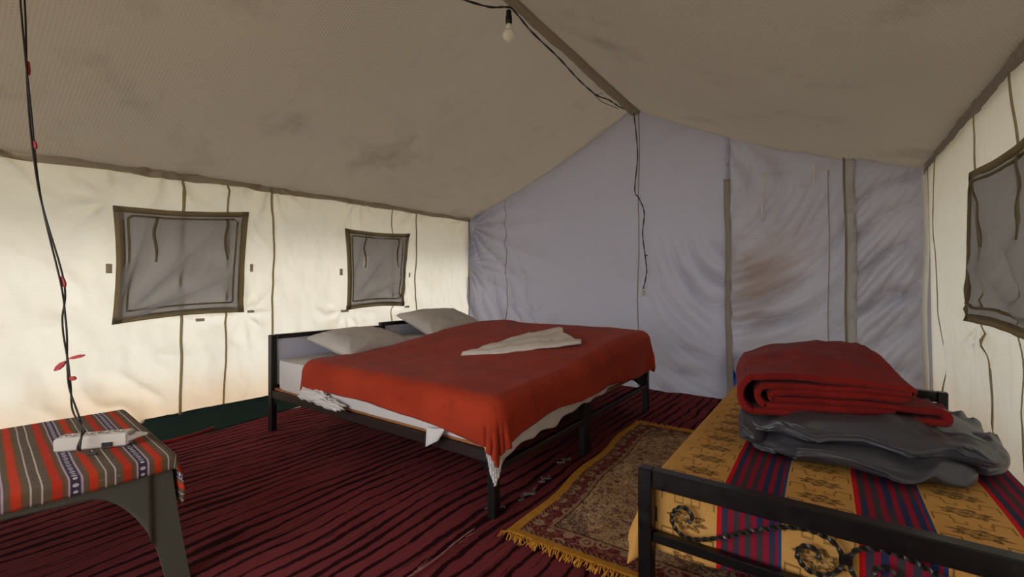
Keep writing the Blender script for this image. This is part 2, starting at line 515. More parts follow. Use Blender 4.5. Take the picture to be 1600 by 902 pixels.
def spline(pts, k=10):
    pts = [Vector(p) for p in pts]; out = []
    for i in range(len(pts)-1):
        p0, p1, p2, p3 = pts[max(i-1, 0)], pts[i], pts[i+1], pts[min(i+2, len(pts)-1)]
        for j in range(k):
            t = j/k
            out.append(.5*((2*p1)+(p2-p0)*t+(2*p0-5*p1+4*p2-p3)*t*t+(3*p1-p0-3*p2+p3)*t*t*t))
    out.append(pts[-1]); return out

# ================================================================== SETTING
XL, XR, XM = -3.66, .585, -1.54
YB, YF = 4.19, -1.0
def eave_l(y): return 1.845-.10*np.clip((4.19-y)/3.86, 0, 1.4)**1.5
def eave_r(y): return 1.835-.03*np.clip((4.19-y)/3.86, 0, 1.4)
def roof(x, y):
    x = np.asarray(x, float); y = np.asarray(y, float)
    left = x < XM
    t = np.where(left, (XM-x)/(XM-XL), (x-XM)/(XR-XM))
    ze = np.where(left, eave_l(y), eave_r(y))
    zr = 2.735-.015*np.sin(np.clip((4.19-y)/5.2, 0, 1)*math.pi)
    z = zr+(ze-zr)*t
    z = z-np.where(left, .060, .085)*np.sin(np.clip(t, 0, 1)*math.pi)**1.0
    # cloth drawn up to the corners and eyelets, sagging between them
    z = z-.03*np.sin(math.pi*np.clip(t, 0, 1))*np.sin(np.clip((4.19-y)/4.2, 0, 1)*math.pi)
    z = z+.012*fbm(x*1.1, y*1.1, 3)*np.sin(math.pi*np.clip(t, 0, 1))
    return z

# left wall ----------------------------------------------------------
WINL = [(.79, 1.565, .775, 1.535), (2.43, 3.20, .775, 1.55)]
def left_pt(y, z):
    y = np.asarray(y, float); z = np.asarray(z, float)
    d = .012*fbm(y*1.3, z*1.3, 5)+.005*fbm(y*6, z*3, 6)
    for (a, b, c, e) in WINL:
        for (yy, zz, s) in ((a, c, 1), (b, c, -1), (a, e, 1), (b, e, -1)):
            dy, dz = y-yy, z-zz; r = np.hypot(dy, dz)+1e-4
            th = np.arctan2(dz, dy)
            d = d+.009*ridge(th*8+fbm(y*3, z*3, 9)*3)*np.exp(-r/.28)*sst(r, .02, .12)*sst(fbm(y*2.2+yy, z*2.2+zz, 10), -.05, .4)*1.4
    # swag creases from the eave lacing
    for yy in (.2, 1.05, 1.78, 2.6, 3.33, 4.19):
        dy, dz = y-yy, z-1.86; r = np.hypot(dy, dz)+1e-4
        th = np.arctan2(dz, dy)
        d = d+.011*ridge(th*9+yy*3+fbm(y*3, z*3, 11)*2)*np.exp(-r/.42)*sst(r, .02, .15)*(.25+.9*sst(fbm(y*2.5, z*2.5, 13), -.2, .4))
    # diagonal drags low down
    d = d+.007*ridge((y*1.0+z*.7)*26+fbm(y*2, z*2, 12)*5)*sst(-z, -.75, -.15)*sst(fbm(y*1.5, z*1.5, 14), -.2, .4)
    edge = sst(YB-y, 0, .15)
    return XL-.05*(1-z/1.84)+3.0*d*edge
def wall_grid(fn, a0, a1, na, z0fn, z1fn, nz, axis):
    A = np.linspace(a0, a1, na)[:, None]; T = np.linspace(0, 1, nz)[None, :]
    Z = z0fn(A)+(z1fn(A)-z0fn(A))*T; A = np.broadcast_to(A, Z.shape)
    B = fn(A, Z)
    P = np.stack([B, A, Z], -1) if axis == 'x' else np.stack([A, B, Z], -1)
    return P, np.stack([A*S, Z*S], -1)
wl = struct_empty('wall_left', (XL, 0, 0), 'cream canvas side wall of the tent glowing with daylight')
P, UV = wall_grid(left_pt, YF, YB+.10, 420, lambda y: .065+0*y, lambda y: eave_l(y)+.03, 130, 'x')
build('canvas', MB().grid(P, UV), M['wall'], wl)
def wall_ribbon(fn, a, z0, z1, w, off, axis, n=60, wob=.004):
    z = np.linspace(z0, z1, n); aa = a+wob*np.sin(z*7+a*3)
    P = []
    for s_ in (-w/2, w/2):
        b = fn(aa+s_, z)+off
        P.append(np.stack([b, aa+s_, z], -1) if axis == 'x' else np.stack([aa+s_, b, z], -1))
    return np.array(P)
for y, w in ((1.159, .017), (1.441, .013), (1.779, .015), (3.003, .010), (3.329, .016)):  # third and last imitate outside pole shade showing through the canvas; others are seams
    build('seam', MB().grid(wall_ribbon(left_pt, y, .07, 1.83, w, .008, 'x')), M['seam'], wl, solid=.004)
# corner lacing
build('corner_lace', MB().tube([(XL+.012+.004*math.sin(z*9), YB-.012, z) for z in np.linspace(.02, 1.84, 40)], .007, 6), M['seam'], wl)
# dark green mud flap curling on to the floor
yy = np.linspace(YF, 4.1, 120)[:, None]; t = np.linspace(0, 1, 14)[None, :]
xb = -3.715+(.16+.17*sst(-yy, -2.2, -.9)+.02*fbm(yy*3, yy*0, 8))*t**1.6
zb = .10*(1-t)**1.4+.006+.006*fbm(yy*5, t*3, 19)
build('mud_flap', MB().grid(np.stack([xb+.01, np.broadcast_to(yy, xb.shape), np.broadcast_to(zb, xb.shape)], -1)), M['mud'], wl, solid=.004)
# drawn hem of the ceiling liner at the eave
yy = np.linspace(YF, YB-.01, 300)[:, None]; t = np.linspace(0, 1, 5)[None, :]
lob = .045+.012*np.abs(np.sin(yy*4.1))+.006*fbm(yy*6, yy*0, 2)
zz = eave_l(yy)+.012-lob*t; xx = left_pt(np.broadcast_to(yy, zz.shape), np.clip(zz, 0, 1.84))+.02+.008*t+.004*fbm(yy*12, t*2, 4)
build('hem_strip', MB().grid(np.stack([xx, np.broadcast_to(yy, zz.shape), zz], -1)), M['hem'], wl, solid=.003)

def window(name, y0, y1, z0, z1, fn, inward, corners, label):
    w = struct_empty(name, (XL if inward > 0 else XR, (y0+y1)/2, z0), label)
    # corners: offsets pulling the corner points outward (dy, dz): bl, br, tr, tl
    bl, br, tr, tl = [np.array(c) for c in corners]
    def q(u, v):
        bow = .018
        p = (1-u)*(1-v)*np.array(bl)+u*(1-v)*np.array(br)+u*v*np.array(tr)+(1-u)*v*np.array(tl)
        p = p+np.array([(bow*math.sin(math.pi*v))*(1-2*u)*1.0, (bow*math.sin(math.pi*u))*(1-2*v)])
        return p
    def sheet(u0, u1, v0, v1, n, m, off, wr=0.0):
        P = np.zeros((n, m, 3)); UV = np.zeros((n, m, 2))
        for i, u in enumerate(np.linspace(u0, u1, n)):
            for j, v in enumerate(np.linspace(v0, v1, m)):
                p = q(u, v)
                P[i, j, 1:] = p; UV[i, j] = (p[0]*S, p[1]*S)
        Yg, Zg = P[..., 1], P[..., 2]
        uu = np.linspace(u0, u1, n)[:, None]; vv = np.linspace(v0, v1, m)[None, :]
        dd = 0
        if wr:
            th = np.arctan2(vv*1.0+.02, uu*.9+.02); r = np.hypot(uu, vv)
            dd = wr*ridge(th*14)*sst(r, .1, .4)*sst(-r, -1.15, -.7)+wr*.5*fbm(Yg*5, Zg*4, 31)
            dd = dd*sst(uu*(1-uu), 0, .08)*sst(vv*(1-vv), 0, .08)
        base = fn(Yg, Zg)*.0+np.array(fn(Yg, Zg)).mean()*.5+fn(Yg, Zg)*.5
        P[..., 0] = base+inward*(off+dd)
        return MB().grid(P, UV)
    build('net_screen', sheet(.03, .97, .03, .97, 70, 70, .030, .022), M['net'], w)
    e = .055
    for (a, b, c, d) in ((0, 1, 0, e), (0, 1, 1-e*.9, 1), (0, e*1.15, 0, 1), (1-e*1.0, 1, 0, 1)):
        build('binding_tape', sheet(a, b, c, d, 24 if b-a > .5 else 4, 24 if d-c > .5 else 4, .027), M['tape'], w, solid=.004)
    # inner stitched outline
    path = [(.085, .10), (.085, .90), (.11, .925), (.88, .925), (.905, .89), (.905, .13), (.88, .10), (.085, .10)]
    pts = []
    for k in range(len(path)-1):
        for t in np.linspace(0, 1, 14)[:-1]:
            u = path[k][0]+(path[k+1][0]-path[k][0])*t; v = path[k][1]+(path[k+1][1]-path[k][1])*t
            p = q(u, v); pts.append((float((np.array(fn(p[0], p[1]))))*1.0+inward*.031, p[0], p[1]))
    pts.append(pts[0])
    build('stitched_outline', MB().tube(pts, .0065, 6), M['tape'], w)
    # hanging ties
    for u in (.27, .80):
        p = q(u, .93); pts = []
        n = 14
        P = np.zeros((2, n, 3))
        for k in range(n):
            z = p[1]-k/(n-1)*.30; y = p[0]+.010*math.sin(k*.5+u*9)
            for s_ in (0, 1):
                P[s_, k] = (float(fn(y, z))*1.0+inward*(.038+.004*math.sin(k)), y+(s_-.5)*.018*(1 if k < n-3 else .7), z)
        build('tie', MB().grid(P), M['tape'], w, solid=.003)
    return w, q
w1, q1 = window('window_1', *WINL[0][:2], *WINL[0][2:], left_pt, 1,
       ((.786, .754), (1.552, .797), (1.585, 1.575), (.790, 1.508)), 'larger grey net window in the left wall, nearest the camera')
w2, q2 = window('window_2', *WINL[1][:2], *WINL[1][2:], left_pt, 1,
       ((2.448, .772), (3.150, .785), (3.225, 1.567), (2.425, 1.538)), 'smaller looking grey net window in the left wall above the headboards')
# fastening loops beside the windows
for (y, z, a, b) in ((.775, 1.11, .03, .06), (1.60, 1.14, .022, .06), (1.61, .80, .05, .02), (1.27, .755, .055, .022)):
    build('fastening_tab', MB().box((float(left_pt(y, z))+.012, y, z), (.006, a, b), 0, .002), M['hem'], w1)
for (y, z, a, b) in ((2.40, 1.13, .03, .06), (3.24, 1.12, .02, .05), (2.44, .765, .08, .022), (3.20, .775, .06, .022)):
    build('fastening_tab', MB().box((float(left_pt(y, z))+.012, y, z), (.006, a, b), 0, .002), M['hem'], w2)

# right wall ---------------------------------------------------------
def right_pt(y, z):
    y = np.asarray(y, float); z = np.asarray(z, float)
    d = .018*fbm(y*1.3, z*1.0, 45)+.008*fbm(y*7, z*2.0, 46)
    d = d+.008*ridge(y*30+fbm(y*3, z*1.4, 47)*4)*sst(-z, -1.2, -.4)
    dy, dz = y-3.0, z-.83; r = np.hypot(dy, dz)+1e-4
    d = d+.014*ridge(np.arctan2(dz, dy)*10)*np.exp(-r/.4)*sst(r, .02, .15)
    return XR+.03*(1-z/1.84)-1.7*d*sst(YB-y, 0, .2)
wr = struct_empty('wall_right', (XR, 0, 0), 'cream canvas side wall beside the single bed')
P, UV = wall_grid(right_pt, YF, YB+.10, 420, lambda y: 0*y, lambda y: eave_r(y)+.03, 130, 'x')
build('canvas', MB().grid(P, UV), M['wall'], wr)
for y, w in ((3.83, .014), (2.86, .012), (2.40, .016)):
    build('seam', MB().grid(wall_ribbon(right_pt, y, .02, 1.82, w, -.016, 'x', wob=.012)), M['seam'], wr, solid=.004)
build('corner_welt', MB().tube([(XR-.02+.006*math.sin(z*6), YB-.03, z) for z in np.linspace(0, 1.83, 40)], .016, 7), M['pale'], wr)
yy = np.linspace(YF, YB-.01, 260)[:, None]; t = np.linspace(0, 1, 6)[None, :]
zz = eave_r(yy)+.02-(.075+.012*fbm(yy*5, yy*0, 7))*t; xx = right_pt(np.broadcast_to(yy, zz.shape), zz)-.02-.01*t+.005*fbm(yy*12, t*2, 4)
build('hem_strip', MB().grid(np.stack([xx, np.broadcast_to(yy, zz.shape), zz], -1)), M['ceil'], wr, solid=.003)
w3, q3 = window('window_3', 2.1, 2.98, .82, 1.52, right_pt, -1,
       ((2.02, .79), (3.10, .825), (2.945, 1.535), (2.02, 1.52)), 'grey net window in the right wall with a flap standing off the canvas')

# ceiling ------------------------------------------------------------
def roof_grid(x0, x1, nx):
    X = np.linspace(x0, x1, nx)[:, None]; Y = np.linspace(YF, YB+.15, 310)[None, :]
    X, Y = np.broadcast_arrays(X, Y); Z = roof(X, Y)
    return np.stack([X, Y, Z], -1), np.stack([X*S, Y*S], -1)
ceil = struct_empty('ceiling', (XM, 0, 2.7), 'taupe woven ceiling liner, two slopes meeting at the ridge')
P, UV = roof_grid(XL-.01, XM, 120); 
# fine wrinkles
wz = .011*ridge(P[..., 0]*22+P[..., 1]*9+fbm(P[..., 0]*2, P[..., 1]*2, 21)*6)*sst(fbm(P[..., 0]*1.2, P[..., 1]*1.2, 22), .05, .5)
P[..., 2] += wz
build('slope_panel', MB().grid(P, UV), M['ceil'], ceil)
P, UV = roof_grid(XM, XR+.02, 120)
P[..., 2] += .010*ridge(P[..., 0]*18-P[..., 1]*5+fbm(P[..., 0]*2, P[..., 1]*2, 23)*6)*sst(fbm(P[..., 0]*1.2, P[..., 1]*1.2, 24), .05, .5)
build('slope_panel', MB().grid(P, UV), M['ceil'], ceil)
# ridge sleeve: a puckered tube of liner
Y = np.linspace(YF, YB, 260)[:, None]; A = np.linspace(0, math.pi*2, 12, endpoint=False)[None, :]
rr = .034+.012*fbm(Y*5, A*.6, 33)
X_ = XM+.035+rr*1.5*np.cos(A)+.010*fbm(Y*1.6, Y*0, 35); Z_ = 2.70+rr*np.sin(A)+.010*fbm(Y*2.5, Y*0, 34)+0*A
build('ridge_sleeve', MB().grid(np.stack([X_, np.broadcast_to(Y, X_.shape), Z_], -1), None, False, True), M['hem'], ceil)
# pale rope along the left slope / back wall joint
pts = [(x, YB-.02, float(roof(x, YB))-.012) for x in np.linspace(XL, XM, 60)]
build('edge_rope', MB().tube(pts, .007, 6), M['pale'], ceil)

# back wall ----------------------------------------------------------
def pull(x, z, cx, cz, n, amp, fall, a0=-9., a1=9., seed=0):
    dx, dz = x-cx, z-cz; r = np.hypot(dx, dz)+1e-4; th = np.arctan2(dz, dx)
    g = sst(th, a0-.1, a0+.1)*sst(-th, -a1-.1, -a1+.1) if a0 > -8 else 1
    return amp*ridge(th*n+seed+fbm(x*2, z*2, seed)*1.2)*np.exp(-r/fall)*sst(r, .03, .2)*g
def swag(x, z, cx, cz, k, amp, sx=1., sz=1., seed=0):
    r = np.hypot((x-cx)*sx, (z-cz)*sz)
    m = .45+.55*vnoise(x*3+seed, z*3, seed+4)
    return amp*ridge(r*k+fbm(x*1.6, z*1.6, seed)*3.2)*m
def back_pt(x, z):
    x = np.asarray(x, float); z = np.asarray(z, float)
    x, z = np.broadcast_arrays(x, z)
    d = .02*fbm(x*.9, z*.9, 60)+.003*fbm(x*9, z*9, 61)
    # panel 1: fan from the left corner, soft vertical creases in the middle
    g = sst(-x, 1.5, 1.7)
    d = d+g*pull(x, z, -3.66, 1.75, 17, .028, .8, seed=63)+g*pull(x, z, -3.7, 1.3, 21, .014, .6, seed=62)
    d = d+g*sst(-x, 2.5, 2.9)*.018*ridge((x*1.0+z*.38)*26+fbm(x*2, z*2, 64)*2.5)*sst(-z, -1.5, -.7)
    d = d+g*.006*ridge(x*17+fbm(x*1, z*.6, 65)*3)*sst(z, .9, 1.5)
    d = d+g*.012*ridge(np.hypot(x+2.9, (z-1.35)*.8)*24+fbm(x*2, z*2, 66)*3)*sst(-z, -1.1, -.6)*sst(-x, 2.2, 2.5)*sst(x, -3.1, -2.9)
    # panel 2: catenary swags hanging from the centre seam
    g = sst(x, -1.52, -1.42)*sst(-x, .66, .74)
    d = d+g*(swag(x, z, -.62, 1.60, 32, .020, 1., .78, 70)+swag(x, z, -.55, 1.7, 74, .006, 1., .7, 71))*sst(-z, -1.65, -1.15)*(.5+.9*sst(x, -1.45, -1.1))
    # panel 3
    g = sst(x, -.72, -.66)*sst(-x, -.16, -.10)
    d = d+g*(swag(x, z, -.78, 1.85, 27, .026, 1., .9, 75)+swag(x, z, -.85, 2.0, 58, .007, 1., .9, 76))*(.7+.8*sst(-z, -1.8, -1.3))
    # panel 4
    g = sst(x, .14, .18)
    d = d+g*(.027*ridge((z-1.25*x+.9*x*x)*22+fbm(x*2, z*2, 80)*3.2)+.006*ridge((z-1.5*x)*52+fbm(x*3, z*3, 81)*4))*(1.0+.7*vnoise(x*3, z*2, 82))*sst(.6-x, 0, .12)
    return YB-d*1.7
wb = struct_empty('wall_back', (XM, YB, 0), 'lavender grey canvas end wall of three hanging panels')
def rf(x): return roof(x, np.full_like(x, YB))+.03
zb0 = lambda x: -.01+.0*x
P, UV = wall_grid(back_pt, XL-.08, -.675, 360, zb0, rf, 210, 'y')
build('canvas_panel', MB().grid(P, UV), M['back'], wb)
# right panels hang a little behind the first
def panel(x0fn, x1, nz, na, off, mat, name='canvas_panel', z0=.0):
    T = np.linspace(0, 1, na)[:, None]; V = np.linspace(0, 1, nz)[None, :]
    zt = 2.3*V
    X = x0fn(zt)+(x1-x0fn(zt))*T
    Z = z0+(rf(X)-z0)*V
    Yp = back_pt(X, Z)+off
    return build(name, MB().grid(np.stack([X, Yp, Z], -1), np.stack([X*S, Z*S], -1)), mat, wb)
panel(lambda z: -.71+.13*(1-sst(z, .05, .44)), .150, 200, 150, .035, M['backdirty'])
panel(lambda z: .135+0*z, XR+.07, 200, 90, .012, M['backdirty'])
# taupe closure strip and pale webbing strip
def bstrip(x, z0, z1, w, off, mat, name, lean=0.0, n=90, solid=.004):
    z = np.linspace(z0, z1, n); P = []
    for s_ in (-1, -.4, .4, 1):
        xx = x+s_*w/2+lean*(z-z0)+.004*np.sin(z*6)
        P.append(np.stack([xx, back_pt(xx, z)-off-.004*(1-s_*s_), z], -1))
    return build(name, MB().grid(np.array(P)), mat, wb, solid=solid)
bstrip(-.680, .03, 1.93, .048, .006, M['band'], 'closure_strip', -.008)
bstrip(.172, .0, 1.96, .062, .012, M['webbing'], 'webbing_strip', -.012)
bstrip(.135, .0, 1.98, .010, .016, M['seam'], 'seam', -.010)
bstrip(-1.487, .0, 2.70, .008, .004, M['band'], 'seam', .005, solid=.002)
bstrip(-3.08, .0, 2.02, .007, .004, M['band'], 'seam', 0, solid=.002)
bstrip(.02, .25, 1.9, .006, .003, M['band'], 'seam', 0, solid=.002)
for x, z0, z1 in ((-.425, 1.545, 1.94), (-.082, 1.80, 1.955)):
    z = np.linspace(z0, z1, 16); P = []
    for s_ in (-.5, .5):
        xx = x+s_*.013+.006*np.sin(z*14)
        P.append(np.stack([xx, back_pt(xx, z)-.026, z], -1))
    tag(build('cloth_tie', MB().grid(np.array(P)), M['pale'], None, solid=.003, origin=(x, YB-.03, z1)),
        'longer pale cloth tie hanging on the back wall' if x < -.2 else 'shorter pale cloth tie hanging nearer the right corner', 'tie')

# front wall (behind the camera) with its open doorway ----------------
wf = struct_empty('wall_front', (XM, YF, 0))
def front_panel(x0, x1, z0, name='canvas_panel'):
    X = np.linspace(x0, x1, 40)[:, None]; V = np.linspace(0, 1, 30)[None, :]
    Z = z0+(roof(X, np.full_like(X, YF))-z0)*V; X = np.broadcast_to(X, Z.shape)
    build(name, MB().grid(np.stack([X, YF+.01*fbm(X*4, Z*2, 5), Z], -1), np.stack([X*S, Z*S], -1)), M['back'], wf)
front_panel(XL, -2.6, 0); front_panel(-2.6, -.5, 1.85); front_panel(-.5, XR, 0)

# outer fly over the tent, overhanging the eaves ----------------------
fly = struct_empty('outer_fly', (XM, 0, 3))
for s_, xe in ((-1, XL-.75), (1, XR+.75)):
    X = np.linspace(XM, xe, 20)[:, None]; Y = np.linspace(YF-.9, YB+1.9, 30)[None, :]
    X, Y = np.broadcast_arrays(X, Y); t = np.abs(X-XM)/2.12
    Z = 2.90-.86*t-.03*np.sin(Y*2)*t
    build('fly_sheet', MB().grid(np.stack([X, Y, Z], -1), np.stack([X*S, Y*S], -1)), M['fly'], fly)
# rear porch sheet behind the end wall
X = np.linspace(XL-.1, XR+.1, 30)[:, None]; Z = np.linspace(0, 1, 20)[None, :]
g_ = structure(build('ground', MB().grid(np.stack(np.broadcast_arrays(np.linspace(-12, 9, 30)[:, None], np.linspace(-10, 14, 30)[None, :], -.06+0*np.zeros((30, 30))), -1)), M['ground']))
fl = structure(build('floor', MB().box((XM, (YB+YF)/2, -.025), (4.4, 5.4, .04)), M['dark'], smooth=False), 'ground sheet under the carpet')

# ================================================================== CARPET
X = np.linspace(-3.52, .54, 330)[:, None]; Y = np.linspace(YF+.03, 4.24, 230)[None, :]
X, Y = np.broadcast_arrays(X, Y)
Z = .004+.003*(1+fbm(X*7, Y*1.8, 90))
wr_ = sst(fbm(X*.9, Y*.9, 92), .0, .45)
Z = Z+.010*wr_*(1+ridge(X*15+Y*6+fbm(X*2, Y*2, 91)*3))*.5*sst(-X, 1.3, 1.7)*sst(3.4+X, 0, .2)
tag(build('carpet', MB().grid(np.stack([X, Y, Z-.002], -1), np.stack([X*S, Y*S], -1)), M['carpet'], origin=(XM, 1.5, 0)),
    'dark red wall to wall carpet with narrow black stripes', 'carpet')
# pale frayed join in the carpet
pts = [(-1.150+.008*math.sin(y*13), y, .016) for y in np.linspace(.75, 1.36, 30)]
mb = MB().tube(pts, .0035, 5)
for k in range(14):
    y = .75+.6*random.random(); x = -1.150+random.uniform(-.012, .012)
    mb.tube([(x, y, .015), (x+random.uniform(-.01, .01), y+.03, .019), (x+random.uniform(-.012, .012), y+.07, .015)], .0012, 4)
tag(build('loose_thread', mb, M['thread'], origin=(-1.15, 1.05, .012)), 'pale frayed thread lying along the carpet near the foot of the bed', 'thread')
# red piping of the carpet edge lying over the green flap
pts = spline([(-3.40, .72, .03), (-3.32, .95, .035), (-3.31, 1.10, .04), (-3.35, 1.24, .045)], 6)
tag(build('red_piping', MB().tube(pts, .010, 6), M['red2'], origin=(-3.33, 1, .02)), 'red fabric piping on the floor against the green flap', 'piping')

# ================================================================== BEDS
def steel_bed(name, label, x0, x1, y0, y1, head_x=True, htop=.41, headtop=.66, panel_=True, group=None):
    pass
T_ = .042
def cot(name, label, y0, y1, hb, yaw_side):
    """double side cot: head at x=-3.08, foot at x=-1.165"""
    x0, x1 = -3.085, -1.165
    b = thing(name, label, 'bed', ((x0+x1)/2, (y0+y1)/2, 0))
    for y in (y0, y1):
        build('leg', MB().box((x0, y, hb/2), (T_, T_, hb), 0, .004), M['iron2'], b, False)
        build('leg', MB().box((x1, y, .205), (T_, T_, .41), 0, .004), M['iron2'], b, False)
        build('side_rail', MB().box(((x0+x1)/2, y, .262), (x1-x0-T_, .03, .052), 0, .004), M['rail'], b, False)
    build('head_rail', MB().box((x0, (y0+y1)/2, hb-.014), (T_, y1-y0-T_, .030), 0, .004), M['iron'], b, False)
    build('head_rail', MB().box((x0, (y0+y1)/2, .30), (T_*.8, y1-y0-T_, .04), 0, .004), M['iron'], b, False)
    build('headboard_panel', MB().box((x0, (y0+y1)/2, (hb-.03+.32)/2), (.012, y1-y0-T_, hb-.03-.32), 0, .002), M['lam'], b, False, label='pale lavender laminate headboard panel')
    build('foot_rail', MB().box((x1, (y0+y1)/2, .388), (T_, y1-y0-T_, .044), 0, .004), M['iron'], b, False)
    build('foot_rail', MB().box((x1, (y0+y1)/2, .205), (.028, y1-y0-T_, .030), 0, .004), M['rail'], b, False)
    build('bed_board', MB().box(((x0+x1)/2, (y0+y1)/2, .2965), (x1-x0-.05, y1-y0-.004, .014)), M['ply'], b, False, label='orange brown plywood board')
    for x in (x0+.05, x1-.05):
        s_ = 1 if x < -2 else -1
        for y in (y0, y1):
            mb = MB(); h = .09
            mb.add([(x-.03*s_, y-.004, .236), (x+.05*s_, y-.004, .236), (x-.03*s_, y-.004, .236-h*.6),
                    (x-.03*s_, y+.004, .236), (x+.05*s_, y+.004, .236), (x-.03*s_, y+.004, .236-h*.6)],
                   [(0, 1, 2), (3, 5, 4), (0, 3, 4, 1), (1, 4, 5, 2), (2, 5, 3, 0)])
            build('gusset', mb, M['iron'], b, False)
    return b
cot('steel_cot', 'dark steel cot under the red blanket, nearer one with pale headboard', 1.495, 2.355, .665, -1)
cot('steel_cot', 'dark steel cot under the red blanket, farther one by the end wall', 2.405, 3.465, .690, 1)

def mattress(label, x0, x1, y0, y1, z0, z1, mat, seed):
    nu, nv = 90, 40
    mb = MB()
    def p(a, b, h):       # a,b in -1..1 ; rounded box surface
        return a, b, h
    hx, hy, hz = (x1-x0)/2, (y1-y0)/2, (z1-z0)/2; cx, cy, cz = (x0+x1)/2, (y0+y1)/2, (z0+z1)/2
    prof = []   # superellipse section loops from bottom to top
    phis = np.linspace(-math.pi/2, math.pi/2, 26)
    th = np.linspace(0, 2*math.pi, 180, endpoint=False)
    P = np.zeros((len(phis), len(th), 3))
    for i, ph in enumerate(phis):
        cp = abs(math.cos(ph))**.16 if abs(ph) < math.pi/2-1e-6 else 0.0
        sp = math.copysign(abs(math.sin(ph))**.35, ph)
        r = 1/np.power(np.abs(np.cos(th))**14+np.abs(np.sin(th))**14, 1/14)
        ins = cp
        X = cx+np.cos(th)*r*(hx-.03*(1-ins))*(ins if ins < .3 else 1)
        Yv = cy+np.sin(th)*r*(hy-.03*(1-ins))*(ins if ins < .3 else 1)
        P[i, :, 0] = X; P[i, :, 1] = Yv; P[i, :, 2] = cz+hz*sp
    wob = .004*fbm(P[..., 0]*6+P[..., 1]*5, P[..., 2]*10, seed)
    P[..., 0] += wob*np.sign(P[..., 0]-cx); P[..., 1] += wob*np.sign(P[..., 1]-cy)
    mb.grid(P, None, False, True)
    o = build('mattress', mb, mat, origin=(cx, cy, z0))
    return tag(o, label, 'mattress')
mattress('white sheeted mattress on the nearer cot', -3.055, -1.19, 1.480, 2.365, .305, .500, M['white'], 3)
mattress('white sheeted mattress on the farther cot', -3.055, -1.19, 2.395, 3.475, .305, .570, M['white'], 5)

def top_z(x, y):
    """top of the bedding on the double bed"""
    x = np.asarray(x, float); y = np.asarray(y, float)
    z = .528+.125*sst(y, 1.75, 3.15)
    z = z+.012*fbm(x*2.2, y*2.2, 101)+.004*fbm(x*7, y*7, 102)
    z = z+.012*np.exp(-((x+2.5)/.15)**2)-.010*sst(x, -1.55, -1.2)
    return z
def drape(rect, top, ext, R, n, m, flare=.12, wave=(.012, 9.), off=0.0, hemfn=None, lowz=None, seed=0, corner_pleat=.0, lift=0.0):
    """rect x0,x1,y0,y1 ; ext functions of position for the four sides (l,r,near,far)"""
    x0, x1, y0, y1 = rect
    A = np.zeros((n, m)); B = np.zeros((n, m))
    for i in range(n):
        u = i/(n-1)
        for j in range(m):
            v = j/(m-1)
            xx = x0+(x1-x0)*u; yy = y0+(y1-y0)*v
            A[i, j] = (x0-ext[0](yy))*(1-u)+(x1+ext[1](yy))*u
            B[i, j] = (y0-ext[2](xx))*(1-v)+(y1+ext[3](xx))*v
    cxa, cxb, cya, cyb = x0+R, x1-R, y0+R, y1-R
    if ext[0](0) < 0.001: cxa = -99
    if ext[1](0) < 0.001: cxb = 99
    if ext[2](0) < 0.001: cya = -99
    if ext[3](0) < 0.001: cyb = 99
    px = np.clip(A, cxa, cxb); py = np.clip(B, cya, cyb)
    ox, oy = A-px, B-py; s = np.hypot(ox, oy)
    dx, dy = ox/np.maximum(s, 1e-6), oy/np.maximum(s, 1e-6)
    a = np.minimum(s/R, math.pi/2)
    hang = np.maximum(0, s-R*math.pi/2)
    diag = 4*(dx*dy)**2
    hang = hang*(1-lift*diag**.6)
    out = R*np.sin(a); down = R*(1-np.cos(a))+hang
    out = out+hang*(.05+flare*diag)
    per = A*np.abs(dy)+B*np.abs(dx)
    out = out+wave[0]*(np.sin(per*wave[1]+3*fbm(A*2, B*2, seed+1))+.5*fbm(A*9, B*9, seed))*np.clip(hang/.12, 0, 1)
    if corner_pleat:
        th = np.arctan2(np.abs(oy), np.abs(ox)+1e-9)
        out = out+corner_pleat*np.sin(th*8)*np.clip(hang/.12, 0, 1)*(diag > .02)
    Z = top(px, py)+off-down
    if lowz is not None: Z = np.maximum(Z, lowz)
    P = np.stack([px+dx*out, py+dy*out, Z], -1)
    return MB().grid(P, np.stack([A*S, B*S], -1))
RECT = (-2.62, -1.118, 1.452, 3.475)
# white quilt beneath the blanket
def q_near(x):
    return .12+.05*float(sst(-x, 2.33, 2.5))-.05*float(sst(-x, 1.5, 1.75)*sst(x, -2.5, -2.3))+.105*float(sst(x, -1.55, -1.2))+.008*math.sin(x*19)
mb = drape((-2.64, -1.142, 1.474, 3.47), top_z, (lambda y: 0, lambda y: .185+.010*math.sin(y*13)+.006*math.sin(y*37)+.045*float(sst(-y, -2.0, -1.5))+.03*float(sst(y, 2.1, 3.0)), q_near, lambda x: .12),
           .05, 130, 150, .04, (.006, 23.), -.030, seed=110, lift=.08)
tag(build('white_quilt', mb, M['white'], origin=(-1.9, 2.5, .5), solid=.010), 'crumpled white quilt peeping out below the red blanket', 'quilt')
# red blanket
mb = drape(RECT, top_z, (lambda y: 0, lambda y: .125+.055*float(sst(-y, -2.0, -1.5))+.145*float(sst(y, 1.9, 3.2))+.006*math.sin(y*9), lambda x: .118+.025*float(sst(-x, 2.3, 2.55))+.062*float(sst(x, -1.8, -1.15))+.006*math.sin((x+2.0)*5.0), lambda x: .16),
           .075, 150, 170, .16, (.010, 11.), .0, seed=120, corner_pleat=.014, lift=.20)
tag(build('red_blanket', mb, M['red'], origin=(-1.9, 2.5, .55), solid=.016), 'large brick red fleece blanket spread over the double bed', 'blanket')
